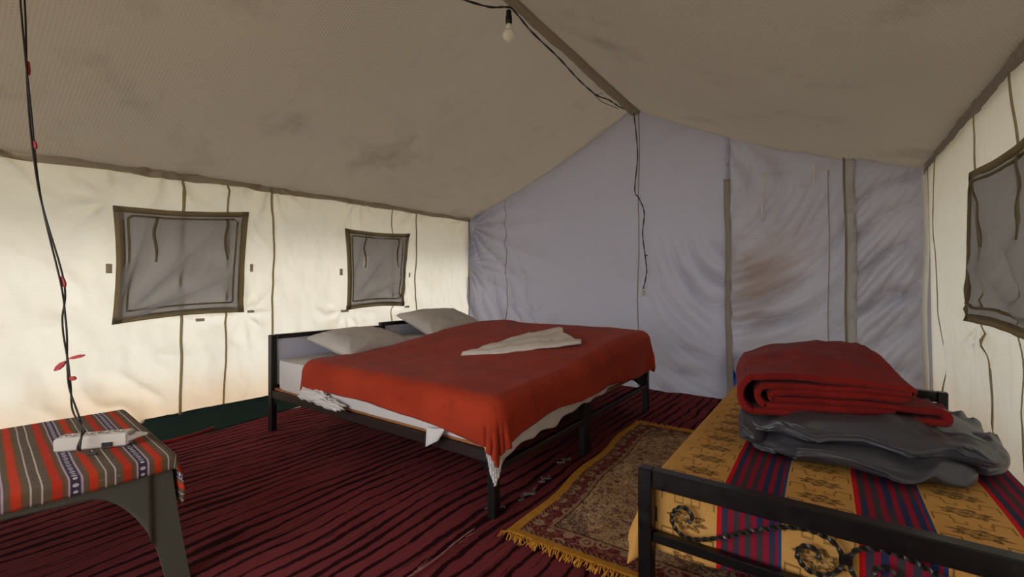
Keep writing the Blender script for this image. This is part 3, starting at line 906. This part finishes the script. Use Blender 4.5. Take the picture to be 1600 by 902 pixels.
# head-side roll of the quilt
mb = MB()
def lump(c, d, rz=0, seed=0, wr=.1, n=40, m=40, p=2.6, freq=9.):
    th = np.linspace(0, 2*math.pi, m, endpoint=False)[None, :]; ph = np.linspace(-math.pi/2, math.pi/2, n)[:, None]
    e = 2/p
    sg = lambda v, e_: np.sign(v)*np.abs(v)**e_
    X = sg(np.cos(ph), e)*sg(np.cos(th), e); Y = sg(np.cos(ph), e)*sg(np.sin(th), e); Zz = sg(np.sin(ph), .75)*np.ones_like(th)
    k = 1+wr*fbm(X*freq*.35+seed, Y*freq*.35+Zz*3, seed)
    k2 = wr*.6*ridge((X*1.5+Y+Zz)*freq+seed+3*fbm(X*2, Y*2, seed+5))*sst(fbm(X*1.5, Y*1.5+Zz, seed+8), -.2, .5)
    X, Y, Zz = X*(k+.3*k2)*d[0]/2, Y*(k+.3*k2)*d[1]/2, Zz*(k+k2)*d[2]/2
    ca, sa = math.cos(rz), math.sin(rz)
    return np.stack([c[0]+X*ca-Y*sa, c[1]+X*sa+Y*ca, c[2]+Zz], -1)
mb.grid(lump((-2.50, 1.452, .345), (.30, .07, .075), .05, 7, .35), None, False, True)
mb.grid(lump((-2.33, 1.445, .322), (.30, .06, .055), -.04, 9, .35), None, False, True)
tag(build('bunched_sheet', mb, M['white'], origin=(-2.4, 1.45, .32)), 'bunched white sheet against the nearer mattress side', 'sheet')
# small white cloth corner hanging from the mattress
P = np.zeros((10, 8, 3))
for i in range(10):
    for j in range(8):
        u, v = i/9, j/7
        P[i, j] = (-1.53+.125*u*(1-.35*v)+.006*v, 1.452-.014*math.sin(u*3)-.012*v, .335-.06*v-.03*(1-u)*v+.016*u)
tag(build('sheet_corner', MB().grid(P), M['white'], origin=(-1.42, 1.45, .3), solid=.006), 'small white cloth corner hanging over the side rail', 'sheet')

# pillows
def pillow(name, label, c, L, Wd, H, rz, tilt, seed, roll=0.0):
    n, m = 56, 44
    U = np.linspace(-1, 1, n)[:, None]; V = np.linspace(-1, 1, m)[None, :]
    U, V = np.broadcast_arrays(U, V)
    edge = (np.clip(1-np.abs(U)**2.8, 0, 1)**.42)*(np.clip(1-np.abs(V)**2.6, 0, 1)**.42)
    pinch = 1-.10*np.abs(U)**2*(1-np.abs(V)**2)
    px = U*L/2*(1-.07*(1-V**2)*np.abs(U)**3); py = V*Wd/2*(1-.10*(1-U**2)*np.abs(V)**3)
    mb = MB()
    ca, sa = math.cos(rz), math.sin(rz); ct, st = math.cos(tilt), math.sin(tilt); cr, sr = math.cos(roll), math.sin(roll)
    for sgn in (1, -1):
        h = sgn*(H/2*edge*(1 if sgn > 0 else .55))
        wr = .010*ridge(np.arctan2(V-np.sign(V)*1.1, U-np.sign(U)*1.1)*9+seed)*edge*sst(np.hypot(np.abs(U)-1, np.abs(V)-1), 0, .3)*sst(-np.hypot(np.abs(U)-1, np.abs(V)-1), -.9, -.3)
        h = h+sgn*wr+.010*fbm(U*2.5+seed, V*2.5, seed)*edge
        x, y, z = px, py, h
        y, z = y*ct-z*st, y*st+z*ct
        x, z = x*cr-z*sr, x*sr+z*cr
        P = np.stack([c[0]+x*ca-y*sa, c[1]+x*sa+y*ca, c[2]+z], -1)
        mb.grid(P if sgn > 0 else P[::-1])
    return tag(build(name, mb, M['pillow'], origin=c), label, 'pillow')
pillow('pillow', 'grey white pillow at the head of the nearer cot', (-2.84, 2.05, .572), .66, .48, .19, math.radians(96), math.radians(12), 3)
pillow('pillow', 'grey white pillow propped on the headboard nearest the corner', (-2.86, 2.93, .655), .74, .50, .20, math.radians(90), math.radians(20), 8)

# towel on the blanket
n, m = 60, 26
P = np.zeros((n, m, 3))
near = [(-1.90, 2.10), (-1.66, 2.24), (-1.45, 2.42), (-1.29, 2.58)]
far = [(-1.90, 2.18), (-1.86, 2.45), (-1.79, 2.72), (-1.68, 2.93)]
def ip(l, t):
    k = t*(len(l)-1); i = min(int(k), len(l)-2); f = k-i
    return np.array(l[i])*(1-f)+np.array(l[i+1])*f
for i in range(n):
    t = i/(n-1)
    a, b = ip(near, t), ip(far, t)
    for j in range(m):
        v = j/(m-1)
        p = a*(1-v)+b*v
        if i > n-10: p = p+(np.array([.02, .02]))*math.sin(v*9)*(i-n+10)/10
        z = float(top_z(p[0], p[1]))+.016+.018*abs(math.sin(v*math.pi*2.3+t*1.2))*(.5+t)+.010*float(fbm(p[0]*9, p[1]*9, 130))
        z = z-.010*max(0, 1-v*8)-.010*max(0, v*8-7)
        P[i, j] = (p[0], p[1], z)
tag(build('towel', MB().grid(P), M['towel'], origin=(-1.6, 2.5, .62), solid=.014), 'cream towel folded to a wedge on the red blanket', 'towel')

# ------------------------------------------------------------------ single bed
BX0, BX1, BY0, BY1 = -.468, .520, 1.40, 3.33
sb = thing('single_bed', 'black steel single bed with scrolled footboard beside the right wall', 'bed', ((BX0+BX1)/2, (BY0+BY1)/2, 0))
PT = .044
for y in (BY0, BY1):
    for x in (BX0, BX1):
        build('leg', MB().box((x, y, .2095), (PT, PT, .419), 0, .004), M['iron'], sb, False)
    build('end_rail', MB().box(((BX0+BX1)/2, y, .3905), (BX1-BX0-PT, PT, .057), 0, .004), M['iron'], sb, False)
    build('end_rail', MB().box(((BX0+BX1)/2, y, .2055), (BX1-BX0-PT, .028, .031), 0, .003), M['iron'], sb, False)
for x in (BX0+.01, BX1-.01):
    build('side_rail', MB().box((x, (BY0+BY1)/2, .262), (.03, BY1-BY0-PT, .052), 0, .004), M['rail'], sb, False)
build('bed_board', MB().box(((BX0+BX1)/2, (BY0+BY1)/2, .294), (BX1-BX0-.04, BY1-BY0-PT-.10, .012)), M['ply'], sb, False)
scr = [(-.338, .280), (-.329, .301), (-.343, .318), (-.363, .320), (-.383, .300), (-.389, .271), (-.370, .242), (-.330, .233), (-.268, .256), (-.183, .302), (-.111, .338), (-.054, .354), (-.010, .352), (.021, .336), (.035, .306), (.026, .273), (.000, .250), (-.037, .249), (-.060, .273), (-.058, .299), (-.037, .313), (-.018, .304), (-.014, .287)]
MX = .0415
for sgn in (1, -1):
    pts = spline([((x if sgn > 0 else 2*MX-x), BY0-.002, z) for x, z in scr], 9)
    build('iron_scroll', MB().tube(pts, 0.0066, 4, 70.0), M['twist'], sb, False, label='twisted iron scroll between the rails')
build('scroll_collar', MB().box((MX, BY0-.002, .306), (.028, .020, .022), 0, .003), M['iron'], sb, False)
mattress('thin mattress under the patterned bedspread', BX0+.025, BX1-.02, BY0+.035, BY1-.03, .301, .350, M['pillow'], 6)
def sp_top(x, y):
    return .361+.004*fbm(np.asarray(x)*3, np.asarray(y)*3, 140)
mb = drape((BX0-.008, BX1-.0, BY0+.030, BY1-.03), sp_top,
           (lambda y: .055+.075*float(sst(-y, -2.3, -1.45)), lambda x: .06, lambda x: .20-.05*float(sst(x, -.3, .2)), lambda x: .02),
           .016, 120, 190, .35, (.006, 14.), 0, seed=145)
tag(build('bedspread', mb, M['spread'], origin=(0, 2.3, .36), solid=.005), 'gold floral bedspread with red and blue striped bands on the single bed', 'bedspread')

# folded grey duvet: two puffy layers joined by a bend at the left
mb = MB()
def slab(x0, x1, y0, y1, z0, z1, seed, skew=0.0, n=70, m=90, wr=.010, drop=0.0, taper=0.0, tipz=0.0):
    ph = np.linspace(-math.pi/2, math.pi/2, n)[:, None]; th = np.linspace(0, 2*math.pi, m*2, endpoint=False)[None, :]
    sg = lambda v, e_: np.sign(v)*np.abs(v)**e_
    cp = sg(np.cos(ph), .42)
    X = cp*sg(np.cos(th), .42); Y = cp*sg(np.sin(th), .42); Z = sg(np.sin(ph), .9)*np.ones_like(th)
    hz = (z1-z0)/2; hx, hy = (x1-x0)/2, (y1-y0)/2
    gx = (x0+x1)/2+X*hx; gy = (y0+y1)/2+Y*hy*(1+taper*X)+skew*X
    fold = ridge((gx*1.0-gy*.55)*34+4*fbm(gx*3, gy*3, seed))*sst(fbm(gx*4+3, gy*4, seed+2), -.25, .35)
    fold2 = ridge((gx*.5+gy)*27+5*fbm(gx*3.3, gy*3.3, seed+4))*sst(fbm(gx*5, gy*5+7, seed+6), -.1, .4)
    front = wr*ridge((gx-gy*.2+Z*.05)*30+3*fbm(gx*3, Z*1.2, seed+9))*np.abs(np.cos(ph))
    lz = (z0+z1)/2+Z*hz*(1-.25*np.abs(X)**6*taper)+(wr*(fold*.7+fold2*.5)+.012*fbm(gx*6, gy*6, seed+3))*np.where(Z > -.2, 1, .2)
    lz = lz-drop*sst(gx, x0+(x1-x0)*.6, x1)+tipz*sst(gx, x1-.12, x1)
    gy = gy-front*sst(-Y, 0, .8)*1.0+.006*fbm(gx*9, Z*2+0*gx, seed+11)
    return np.stack([gx, gy, lz], -1)
mb.grid(slab(-.262, .395, 1.835, 2.55, .366, .456, 200, -.02, wr=.022), None, False, True)
mb.grid(slab(-.270, .475, 1.880, 2.62, .430, .530, 220, .055, drop=.035, wr=.030), None, False, True)
mb.grid(slab(-.285, -.180, 1.865, 2.52, .385, .520, 240, wr=.022), None, False, True)
mb.grid(slab(.16, .505, 2.00, 2.70, .368, .478, 260, .02, wr=.022), None, False, True)
tag(build('duvet', mb, M['grey'], origin=(.1, 2.2, .37)), 'charcoal grey duvet folded in layers on the single bed', 'duvet')

# folded red blanket: one strip run through its folds, swept backwards
def arc(c, r, a0, a1, k=8, sx=1.0):
    return [(c[0]+r*sx*math.cos(a0+(a1-a0)*i/k), c[1]+r*math.sin(a0+(a1-a0)*i/k)) for i in range(k+1)]
h = math.pi/2
LV = [.013, .036, .059, .083, .106, .130]
path = [(.58, LV[3]), (.40, LV[3]+.003), (.20, LV[3]+.004)]
path += arc((.135, (LV[2]+LV[3])/2), (LV[3]-LV[2])/2, h, 3*h, 6, 1.4)
path += [(.30, LV[2]), (.50, LV[2]-.004), (.64, LV[2]-.010)]
path += arc((.680, (LV[0]+LV[2]-.010)/2), (LV[2]-.010-LV[0])/2, h, -h, 6, 1.1)
path += [(.55, LV[0]), (.35, LV[0]), (.15, LV[0]-.0)]
path += arc((.055, (LV[0]+LV[5])/2), (LV[5]-LV[0])/2, 3*h, h, 10, .9)
path += [(.20, LV[5]+.006), (.40, LV[5]+.003), (.54, LV[5]-.004)]
path += arc((.580, (LV[4]+LV[5])/2-.004), (LV[5]-LV[4])/2, h, -h, 6, 1.3)
path += [(.40, LV[4]), (.20, LV[4]+.002)]
path += arc((.105, (LV[1]+LV[4])/2), (LV[4]-LV[1])/2, h, 3*h, 8, 1.0)
path += [(.25, LV[1]), (.40, LV[1]), (.53, LV[1]-.001)]
path = [Vector((a*.955, b, 0)) for a, b in path]
# resample to an even step so the sweep is clean
pl = spline(path, 4); nb = 30
ang = math.radians(20)
dirA = np.array([math.cos(ang), math.sin(ang)]); dirB = np.array([-math.sin(ang), math.cos(ang)])
org = np.array([-.275, 1.905]); z0 = .505
P = np.zeros((len(pl), nb, 3)); UV = np.zeros((len(pl), nb, 2))
for i, p in enumerate(pl):
    for j in range(nb):
        b = j/(nb-1); B = b*.50
        up = 1+(.24+.55*float(sst(p.x, .05, .58)))*math.sin(min(b*1.1, 1)*math.pi/2)*(p.y/.12)
        a = p.x*(1-.16*b)+.10*b
        z = p.y*up
        wob = .006*float(fbm(a*7, B*7+p.y*9, 150))*(1+3*b)
        top = float(sst(p.y, .11, .14))
        z = z+wob+top*(.012*math.sin(a*6+.5)+.010*float(fbm(a*5, B*5, 152))+.018*math.exp(-((a-.30)/.2)**2)*b)
        
        # back edge rolls down
        z = z*(1-.25*max(0, (b-.85)/.15)**2)
        # layers are not perfectly flush at the front
        fr = .010*math.sin(i*.045)*(1-b)+.006*float(fbm(i*.03, 0., 155))
        q = org+dirA*a+dirB*(B+fr)
        P[i, j] = (q[0], q[1], z0+z)
        UV[i, j] = (i*.01, B)
tag(build('folded_blanket', MB().grid(P, UV), M['red2'], origin=(.05, 2.1, .5), solid=.0215), 'dark red fleece blanket folded in layers on the grey duvet', 'blanket')

# ================================================================== RUG
RC = np.array([-.60, 2.275])
n, m = 80, 120
U = np.linspace(-.5, .5, n)[:, None]; V = np.linspace(-.5, .5, m)[None, :]
U, V = np.broadcast_arrays(U, V)
rw, rl = RUGW/S, RUGL/S
X = RC[0]+U*rw-.055*(V+.05)*1.0*(0.5-U)*1.9+.010*np.sin(V*17)*(.5-U)
Y = RC[1]+V*rl+.03*U*(V < 0)
Z = .016+.004*np.abs(fbm(X*4, Y*4, 160))+.006*np.exp(-((V+.5)/.02)**2)
tag_r = thing('rug', 'small Persian patterned rug with gold edging between the beds', 'rug', (RC[0], RC[1], 0))
build('pile', MB().grid(np.stack([X, Y, Z], -1), np.stack([U*RUGW, V*RUGL], -1)), M['rug'], tag_r, solid=.006)
for end in (0, -1):
    mb = MB()
    for k in range(240):
        u = random.random(); i = u*(n-1); i0 = min(int(i), n-2); f = i-i0
        p = np.array([X[i0, end], Y[i0, end], Z[i0, end]])*(1-f)+np.array([X[i0+1, end], Y[i0+1, end], Z[i0+1, end]])*f
        d = -1 if end == 0 else 1
        L = random.uniform(.018, .042) if end == 0 else random.uniform(.012, .038)
        a = random.gauss(0, .5)
        q = p+np.array([math.sin(a)*L*.5, d*math.cos(a)*L*.5, random.uniform(.0, .010)])
        b = a+random.gauss(0, .5)
        r = q+np.array([math.sin(b)*L*.5, d*math.cos(b)*L*.5, 0]); r[2] = .012
        mb.tube([p, q, r], lambda t: .0030*(1-.5*t), 4)
    o = build('fringe', mb, M['gold'], tag_r); o['kind'] = 'stuff'

# scraps by the bed feet
def scrap(x, y, rz, L, seed, label):
    P = np.zeros((14, 6, 3)); L = L*1.15
    for i in range(14):
        for j in range(6):
            u, v = i/13-.5, j/5-.5
            w = .009*(1-abs(2*u)**1.5)+.003
            lx, ly = u*L, v*w*2+.012*math.sin(u*11+seed)
            P[i, j] = (x+lx*math.cos(rz)-ly*math.sin(rz), y+lx*math.sin(rz)+ly*math.cos(rz), .020+.010*abs(float(fbm(u*9, v*5, seed)))+.004*(j % 2))
    return tag(build('plastic_scrap', MB().grid(P), M['plasticbit'], origin=(x, y, .014), solid=.002), label, 'scrap')
scrap(-1.190, 2.17, 1.4, .09, 1, 'small torn plastic scrap on the carpet farthest along the rug edge')
scrap(-1.155, 1.905, 1.5, .08, 2, 'narrow torn plastic scrap midway along the rug edge')
scrap(-1.135, 1.72, 1.45, .13, 3, 'longest torn plastic scrap on the carpet near the rug corner')
scrap(-1.185, 1.53, .6, .08, 4, 'crumpled plastic scrap at the foot of the nearest cot leg')

# ================================================================== TABLE
TX0, TX1, TY0, TY1, TH = -2.64, -1.79, -.42, .545, .425
tb = thing('side_table', 'low grey moulded plastic table with arched skirt under a striped cloth', 'table', (TX1, TY1, 0))
build('table_top', MB().box(((TX0+TX1)/2, (TY0+TY1)/2, TH-.012), (TX1-TX0, TY1-TY0, .022), 0, .008), M['plastic'], tb)
def skirt(a0, a1, fixed, axis, out):
    n = 60; P = np.zeros((n, 8, 3)); L = a1-a0
    for i in range(n):
        a = a0+.060+(L-.120)*i/(n-1); d = min(a-a0, a1-a)
        low = TH-.070-.010*math.cos((a-a0)/L*2*math.pi)-.17*max(0, 1-(max(0, d-.062))/.15)**2.0
        if d < .062: low = .155
        for j in range(8):
            z = TH-.012-(TH-.012-low)*j/7
            o = fixed+out*(.004+.045*(1-z/TH)**1.3)
            P[i, j] = (o, a, z) if axis == 'y' else (a, o, z)
    return MB().grid(P)
build('skirt', skirt(TY0, TY1, TX1-.012, 'y', 1), M['plastic'], tb, solid=.012)
build('skirt', skirt(TY0, TY1, TX0+.012, 'y', -1), M['plastic'], tb, solid=.012)
build('skirt', skirt(TX0, TX1, TY1-.012, 'x', 1), M['plastic'], tb, solid=.012)
build('skirt', skirt(TX0, TX1, TY0+.012, 'x', -1), M['plastic'], tb, solid=.012)
for x, sx in ((TX0+.012, -1), (TX1-.012, 1)):
    for y, sy in ((TY0+.012, -1), (TY1-.012, 1)):
        # L shaped moulded leg
        rings = []
        for z in np.linspace(.0, TH-.03, 16):
            k = .004+.045*(1-z/TH)**1.3; w = .064+.030*float(sst(z, .05, .34))
            cx, cy = x+sx*k, y+sy*k; t = .016
            rings.append([(cx, cy, z), (cx-sx*w, cy, z), (cx-sx*w, cy-sy*t, z), (cx-sx*t*1.4, cy-sy*t*1.4, z), (cx-sx*t, cy-sy*w, z), (cx, cy-sy*w, z)])
        mb = MB().grid(np.array(rings), None, False, True)
        mb.add(rings[0], [(0, 1, 2, 3), (0, 3, 4, 5)])
        build('leg', mb, M['plastic'], tb, False)
def tt(x, y): return TH+.006+.0015*fbm(np.asarray(x)*9, np.asarray(y)*9, 170)
mb = drape((TX0-.006, TX1+.008, TY0-.01, TY1+.008), tt,
           (lambda y: .05, lambda y: .038+.004*math.sin(y*7), lambda x: .08, lambda x: .055+.105*float(sst(x, -2.2, -1.85))),
           .014, 90, 140, .25, (.003, 18.), 0, seed=171)
tag(build('tablecloth', mb, M['tcloth'], origin=(TX1, TY1, .43), solid=.004), 'striped red, brown and white woven cloth on the low table', 'tablecloth')

bpy.data.objects['tablecloth'].rotation_euler.z = tb.rotation_euler.z = math.radians(-4)
# power strip
th = math.atan2(.152, .105)
ps = thing('power_strip', 'ivory power strip lying on the striped tablecloth', 'power strip', (-2.075, .405, .434))
cx, cy = -2.085, .405
ca, sa = math.cos(th), math.sin(th)
build('housing', MB().box((cx, cy, .459), (.205, .062, .046), th, .006), M['strip'], ps, False)
for k in range(4):
    a = -.072+k*.045
    q = (cx+a*ca, cy+a*sa)
    s_ = build('socket', MB().lathe((q[0], q[1], .4815), [(.016, 0), (.016, .0025), (.013, .003), (.013, .001)], 16), M['strip'], ps)
    mb = MB()
    for e, f_ in ((-.005, -.004), (.005, -.004), (0, .006)):
        mb.lathe((q[0]+e*ca-f_*sa, q[1]+e*sa+f_*ca, .482), [(.0026, 0), (.0026, .0012)], 8)
    build('socket_holes', mb, M['dark'], s_)
mb = MB().box((cx+.045*ca+.033*sa, cy+.045*sa-.033*ca, .448), (.030, .004, .016), th, .001)
build('side_slot', mb, M['dark'], ps, False)
q = (cx+.120*ca, cy+.120*sa)
mb = MB(); 
o_ = [(cx+.100*ca+.028*sa, cy+.100*sa-.028*ca), (cx+.150*ca-.0*sa, cy+.150*sa+.0*ca), (cx+.100*ca-.028*sa, cy+.100*sa+.028*ca)]
mb.add([(o_[0][0], o_[0][1], .452), (o_[1][0], o_[1][1], .464), (o_[2][0], o_[2][1], .452), (o_[0][0], o_[0][1], .470), (o_[1][0], o_[1][1], .470), (o_[2][0], o_[2][1], .470)],
       [(0, 1, 2), (3, 5, 4), (0, 3, 4, 1), (1, 4, 5, 2), (2, 5, 3, 0)])
build('end_cap', mb, M['strip'], ps, False)

# hanging cable pair from the roof to the strip
C = [(-2.415, .245, float(roof(-2.415, .245))-.005), (-2.392, .258, 2.15), (-2.382, .265, 2.043), (-2.363, .278, 1.693), (-2.331, .301, 1.343), (-2.264, .349, 1.016), (-2.259, .353, .876), (-2.249, .360, .736), (-2.222, .362, .64), (-2.150, .362, .565), (-2.075, .370, .510), (-2.045, .362, .494), (-2.030, .352, .455), (-2.005, .360, .446), (-1.975, .385, .442)]
pl = spline(C, 14)
hc = thing('hanging_cable', 'twisted dark cable hanging from the ceiling to the power strip', 'cable', C[0])
for k in (0, 1):
    pts = []
    for i, p in enumerate(pl):
        amp = .0040*(.5+.8*abs(math.sin(i*.06)))*(1 if i < len(pl)-50 else .8)
        a = i*.16+k*math.pi
        pts.append((p.x+amp*math.cos(a), p.y+amp*math.sin(a), max(p.z, .437)))
    build('cable_strand', MB().tube(pts, .0030, 6), M['wire'], hc)
# lateral direction seen from the room
lx, ly = .814, .581
def tape(pt, dx, dz, L, w, label=None):
    mb = MB(); x, y, z = pt; t = .003
    e = Vector((dx*lx, dx*ly, dz)).normalized(); nrm = Vector((-e.z*lx, -e.z*ly, dx/abs(math.hypot(dx, dz)) if dx else 0.0))
    if nrm.length < 1e-3: nrm = Vector((lx, ly, 0))
    nrm.normalize(); dep = e.cross(nrm)
    outl = [(0, -.15), (.35, -.5), (.75, -.45), (1, -.12), (1, .12), (.7, .5), (.35, .45), (0, .15)]
    vs = []
    for s_ in (-1, 1):
        for a, b in outl: vs.append(Vector(pt)+e*(a*L)+nrm*(b*w)+dep*(t*s_))
    k = len(outl)
    mb.add(vs, [tuple(range(k))[::-1], tuple(range(k, 2*k))]+[(i, (i+1) % k, k+(i+1) % k, k+i) for i in range(k)])
    build('red_tape_flag', mb, M['tapered'], hc, False)
tape((-2.250, .356, .725), -.75, -.62, .052, .018)
tape((-2.245, .364, .735), 1, .22, .058, .012)
tape((-2.235, .362, .665), 1, -.05, .026, .016)
tape((-2.266, .349, 1.035), .25, -1, .042, .014)
tape((-2.350, .290, 1.53), .2, -1, .03, .012)
tape((-2.368, .278, 1.82), .05, -1, .05, .008)

# bulb and ridge wire
rwz = lambda x, y: float(roof(x, y))
bx, by = -1.545, 2.13
zt = 2.655
lb = thing('light_bulb', 'frosted white bulb hanging in a black holder below the ridge', 'light bulb', (bx, by, zt-.17))
build('holder', MB().lathe((bx, by, zt-.085), [(.013, 0), (.0195, .004), (.0195, .045), (.016, .052), (.016, .078), (.008, .085)], 18), M['holder'], lb)
build('bulb_neck', MB().lathe((bx, by, zt-.123), [(.014, -.002), (.0185, .005), (.0185, .028), (.016, .034), (.013, .038)], 18), M['bulb'], lb)
pr = [(.037*math.cos(a), .037*math.sin(a)) for a in np.linspace(-math.pi/2+.1, math.pi/2-.35, 14)]
build('glass_bulb', MB().lathe((bx, by, zt-.150), pr+[(.012, .036)], 24), M['bulb'], lb)
WP = [(-1.74, 1.45), (-1.70, 1.75), (-1.63, 2.02)]
pts = [(x, y, rwz(x, y)-.018) for x, y in WP]+[(bx-.01, by-.02, zt+.012), (bx+.012, by+.03, zt+.010)]
pts += [(x, y, min(rwz(x, y)-.012, z)) for x, y, z in ((-1.585, 2.45, 2.70), (-1.60, 2.85, 2.70), (-1.625, 3.20, 2.70), (-1.63, 3.55, 2.70), (-1.60, 3.75, 2.70), (-1.585, 4.0, 2.70))]
pts += [(-1.525, YB-.05, 2.70), (-1.495, YB-.07, 2.60), (-1.470, YB-.06, 2.25), (-1.497, YB-.06, 1.93), (-1.455, YB-.06, 1.84), (-1.405, YB-.06, 1.70), (-1.420, YB-.06, 1.50), (-1.395, YB-.06, 1.28), (-1.382, YB-.06, 1.13), (-1.415, YB-.06, .97)]
pl = spline(pts, 14)
rc = thing('ridge_cable', 'thin dark cable along the ridge and down the back wall', 'cable', pts[7])
ph0 = 0
for k in (0, 1):
    build('cable_strand', MB().tube([(p.x+.003*math.cos(i*.45+k*math.pi), p.y+.002, p.z+.003*math.sin(i*.45+k*math.pi)) for i, p in enumerate(pl)], .0036, 6), M['wire'], rc)
build('wire_knot', MB().tube([(-1.388, YB-.066, 1.285), (-1.37, YB-.070, 1.292)], .0045, 6), M['wire'], rc)
build('wire_end', MB().tube(spline([(-1.632, 3.55, 2.665), (-1.625, 3.58, 2.69), (-1.60, 3.60, 2.695)], 4), .004, 5), M['wire'], rc)
build('wire_loop', MB().tube(spline([(-1.63, 3.5, 2.66), (-1.62, 3.65, 2.64), (-1.60, 3.82, 2.655), (-1.59, 3.95, 2.67)], 6), .003, 5), M['wire'], rc)
cn = build('plug_connector', MB().box((-1.415, YB-.062, .932), (.026, .020, .052), 0, .005), M['strip'], rc, False, label='small ivory plug connector at the cable end')
build('plug_pins', MB().tube([(-1.421, YB-.062, .907), (-1.421, YB-.062, .896)], .002, 6).tube([(-1.409, YB-.062, .907), (-1.409, YB-.062, .896)], .002, 6), M['pale'], cn)

# blue tarp seen through the gap of the end wall
P = np.zeros((20, 30, 3))
for i in range(20):
    for j in range(30):
        u, v = i/19, j/29
        P[i, j] = (-.76+.30*u, YB+.10+.05*float(fbm(u*4, v*6, 180))+.1*v*(1-v), .44*v*(.9+.1*math.sin(u*5)))
tag(build('blue_tarp', MB().grid(P), M['blue'], origin=(-.6, YB+.1, 0), solid=.004), 'crumpled bright blue tarp behind the gap in the end wall', 'tarp')
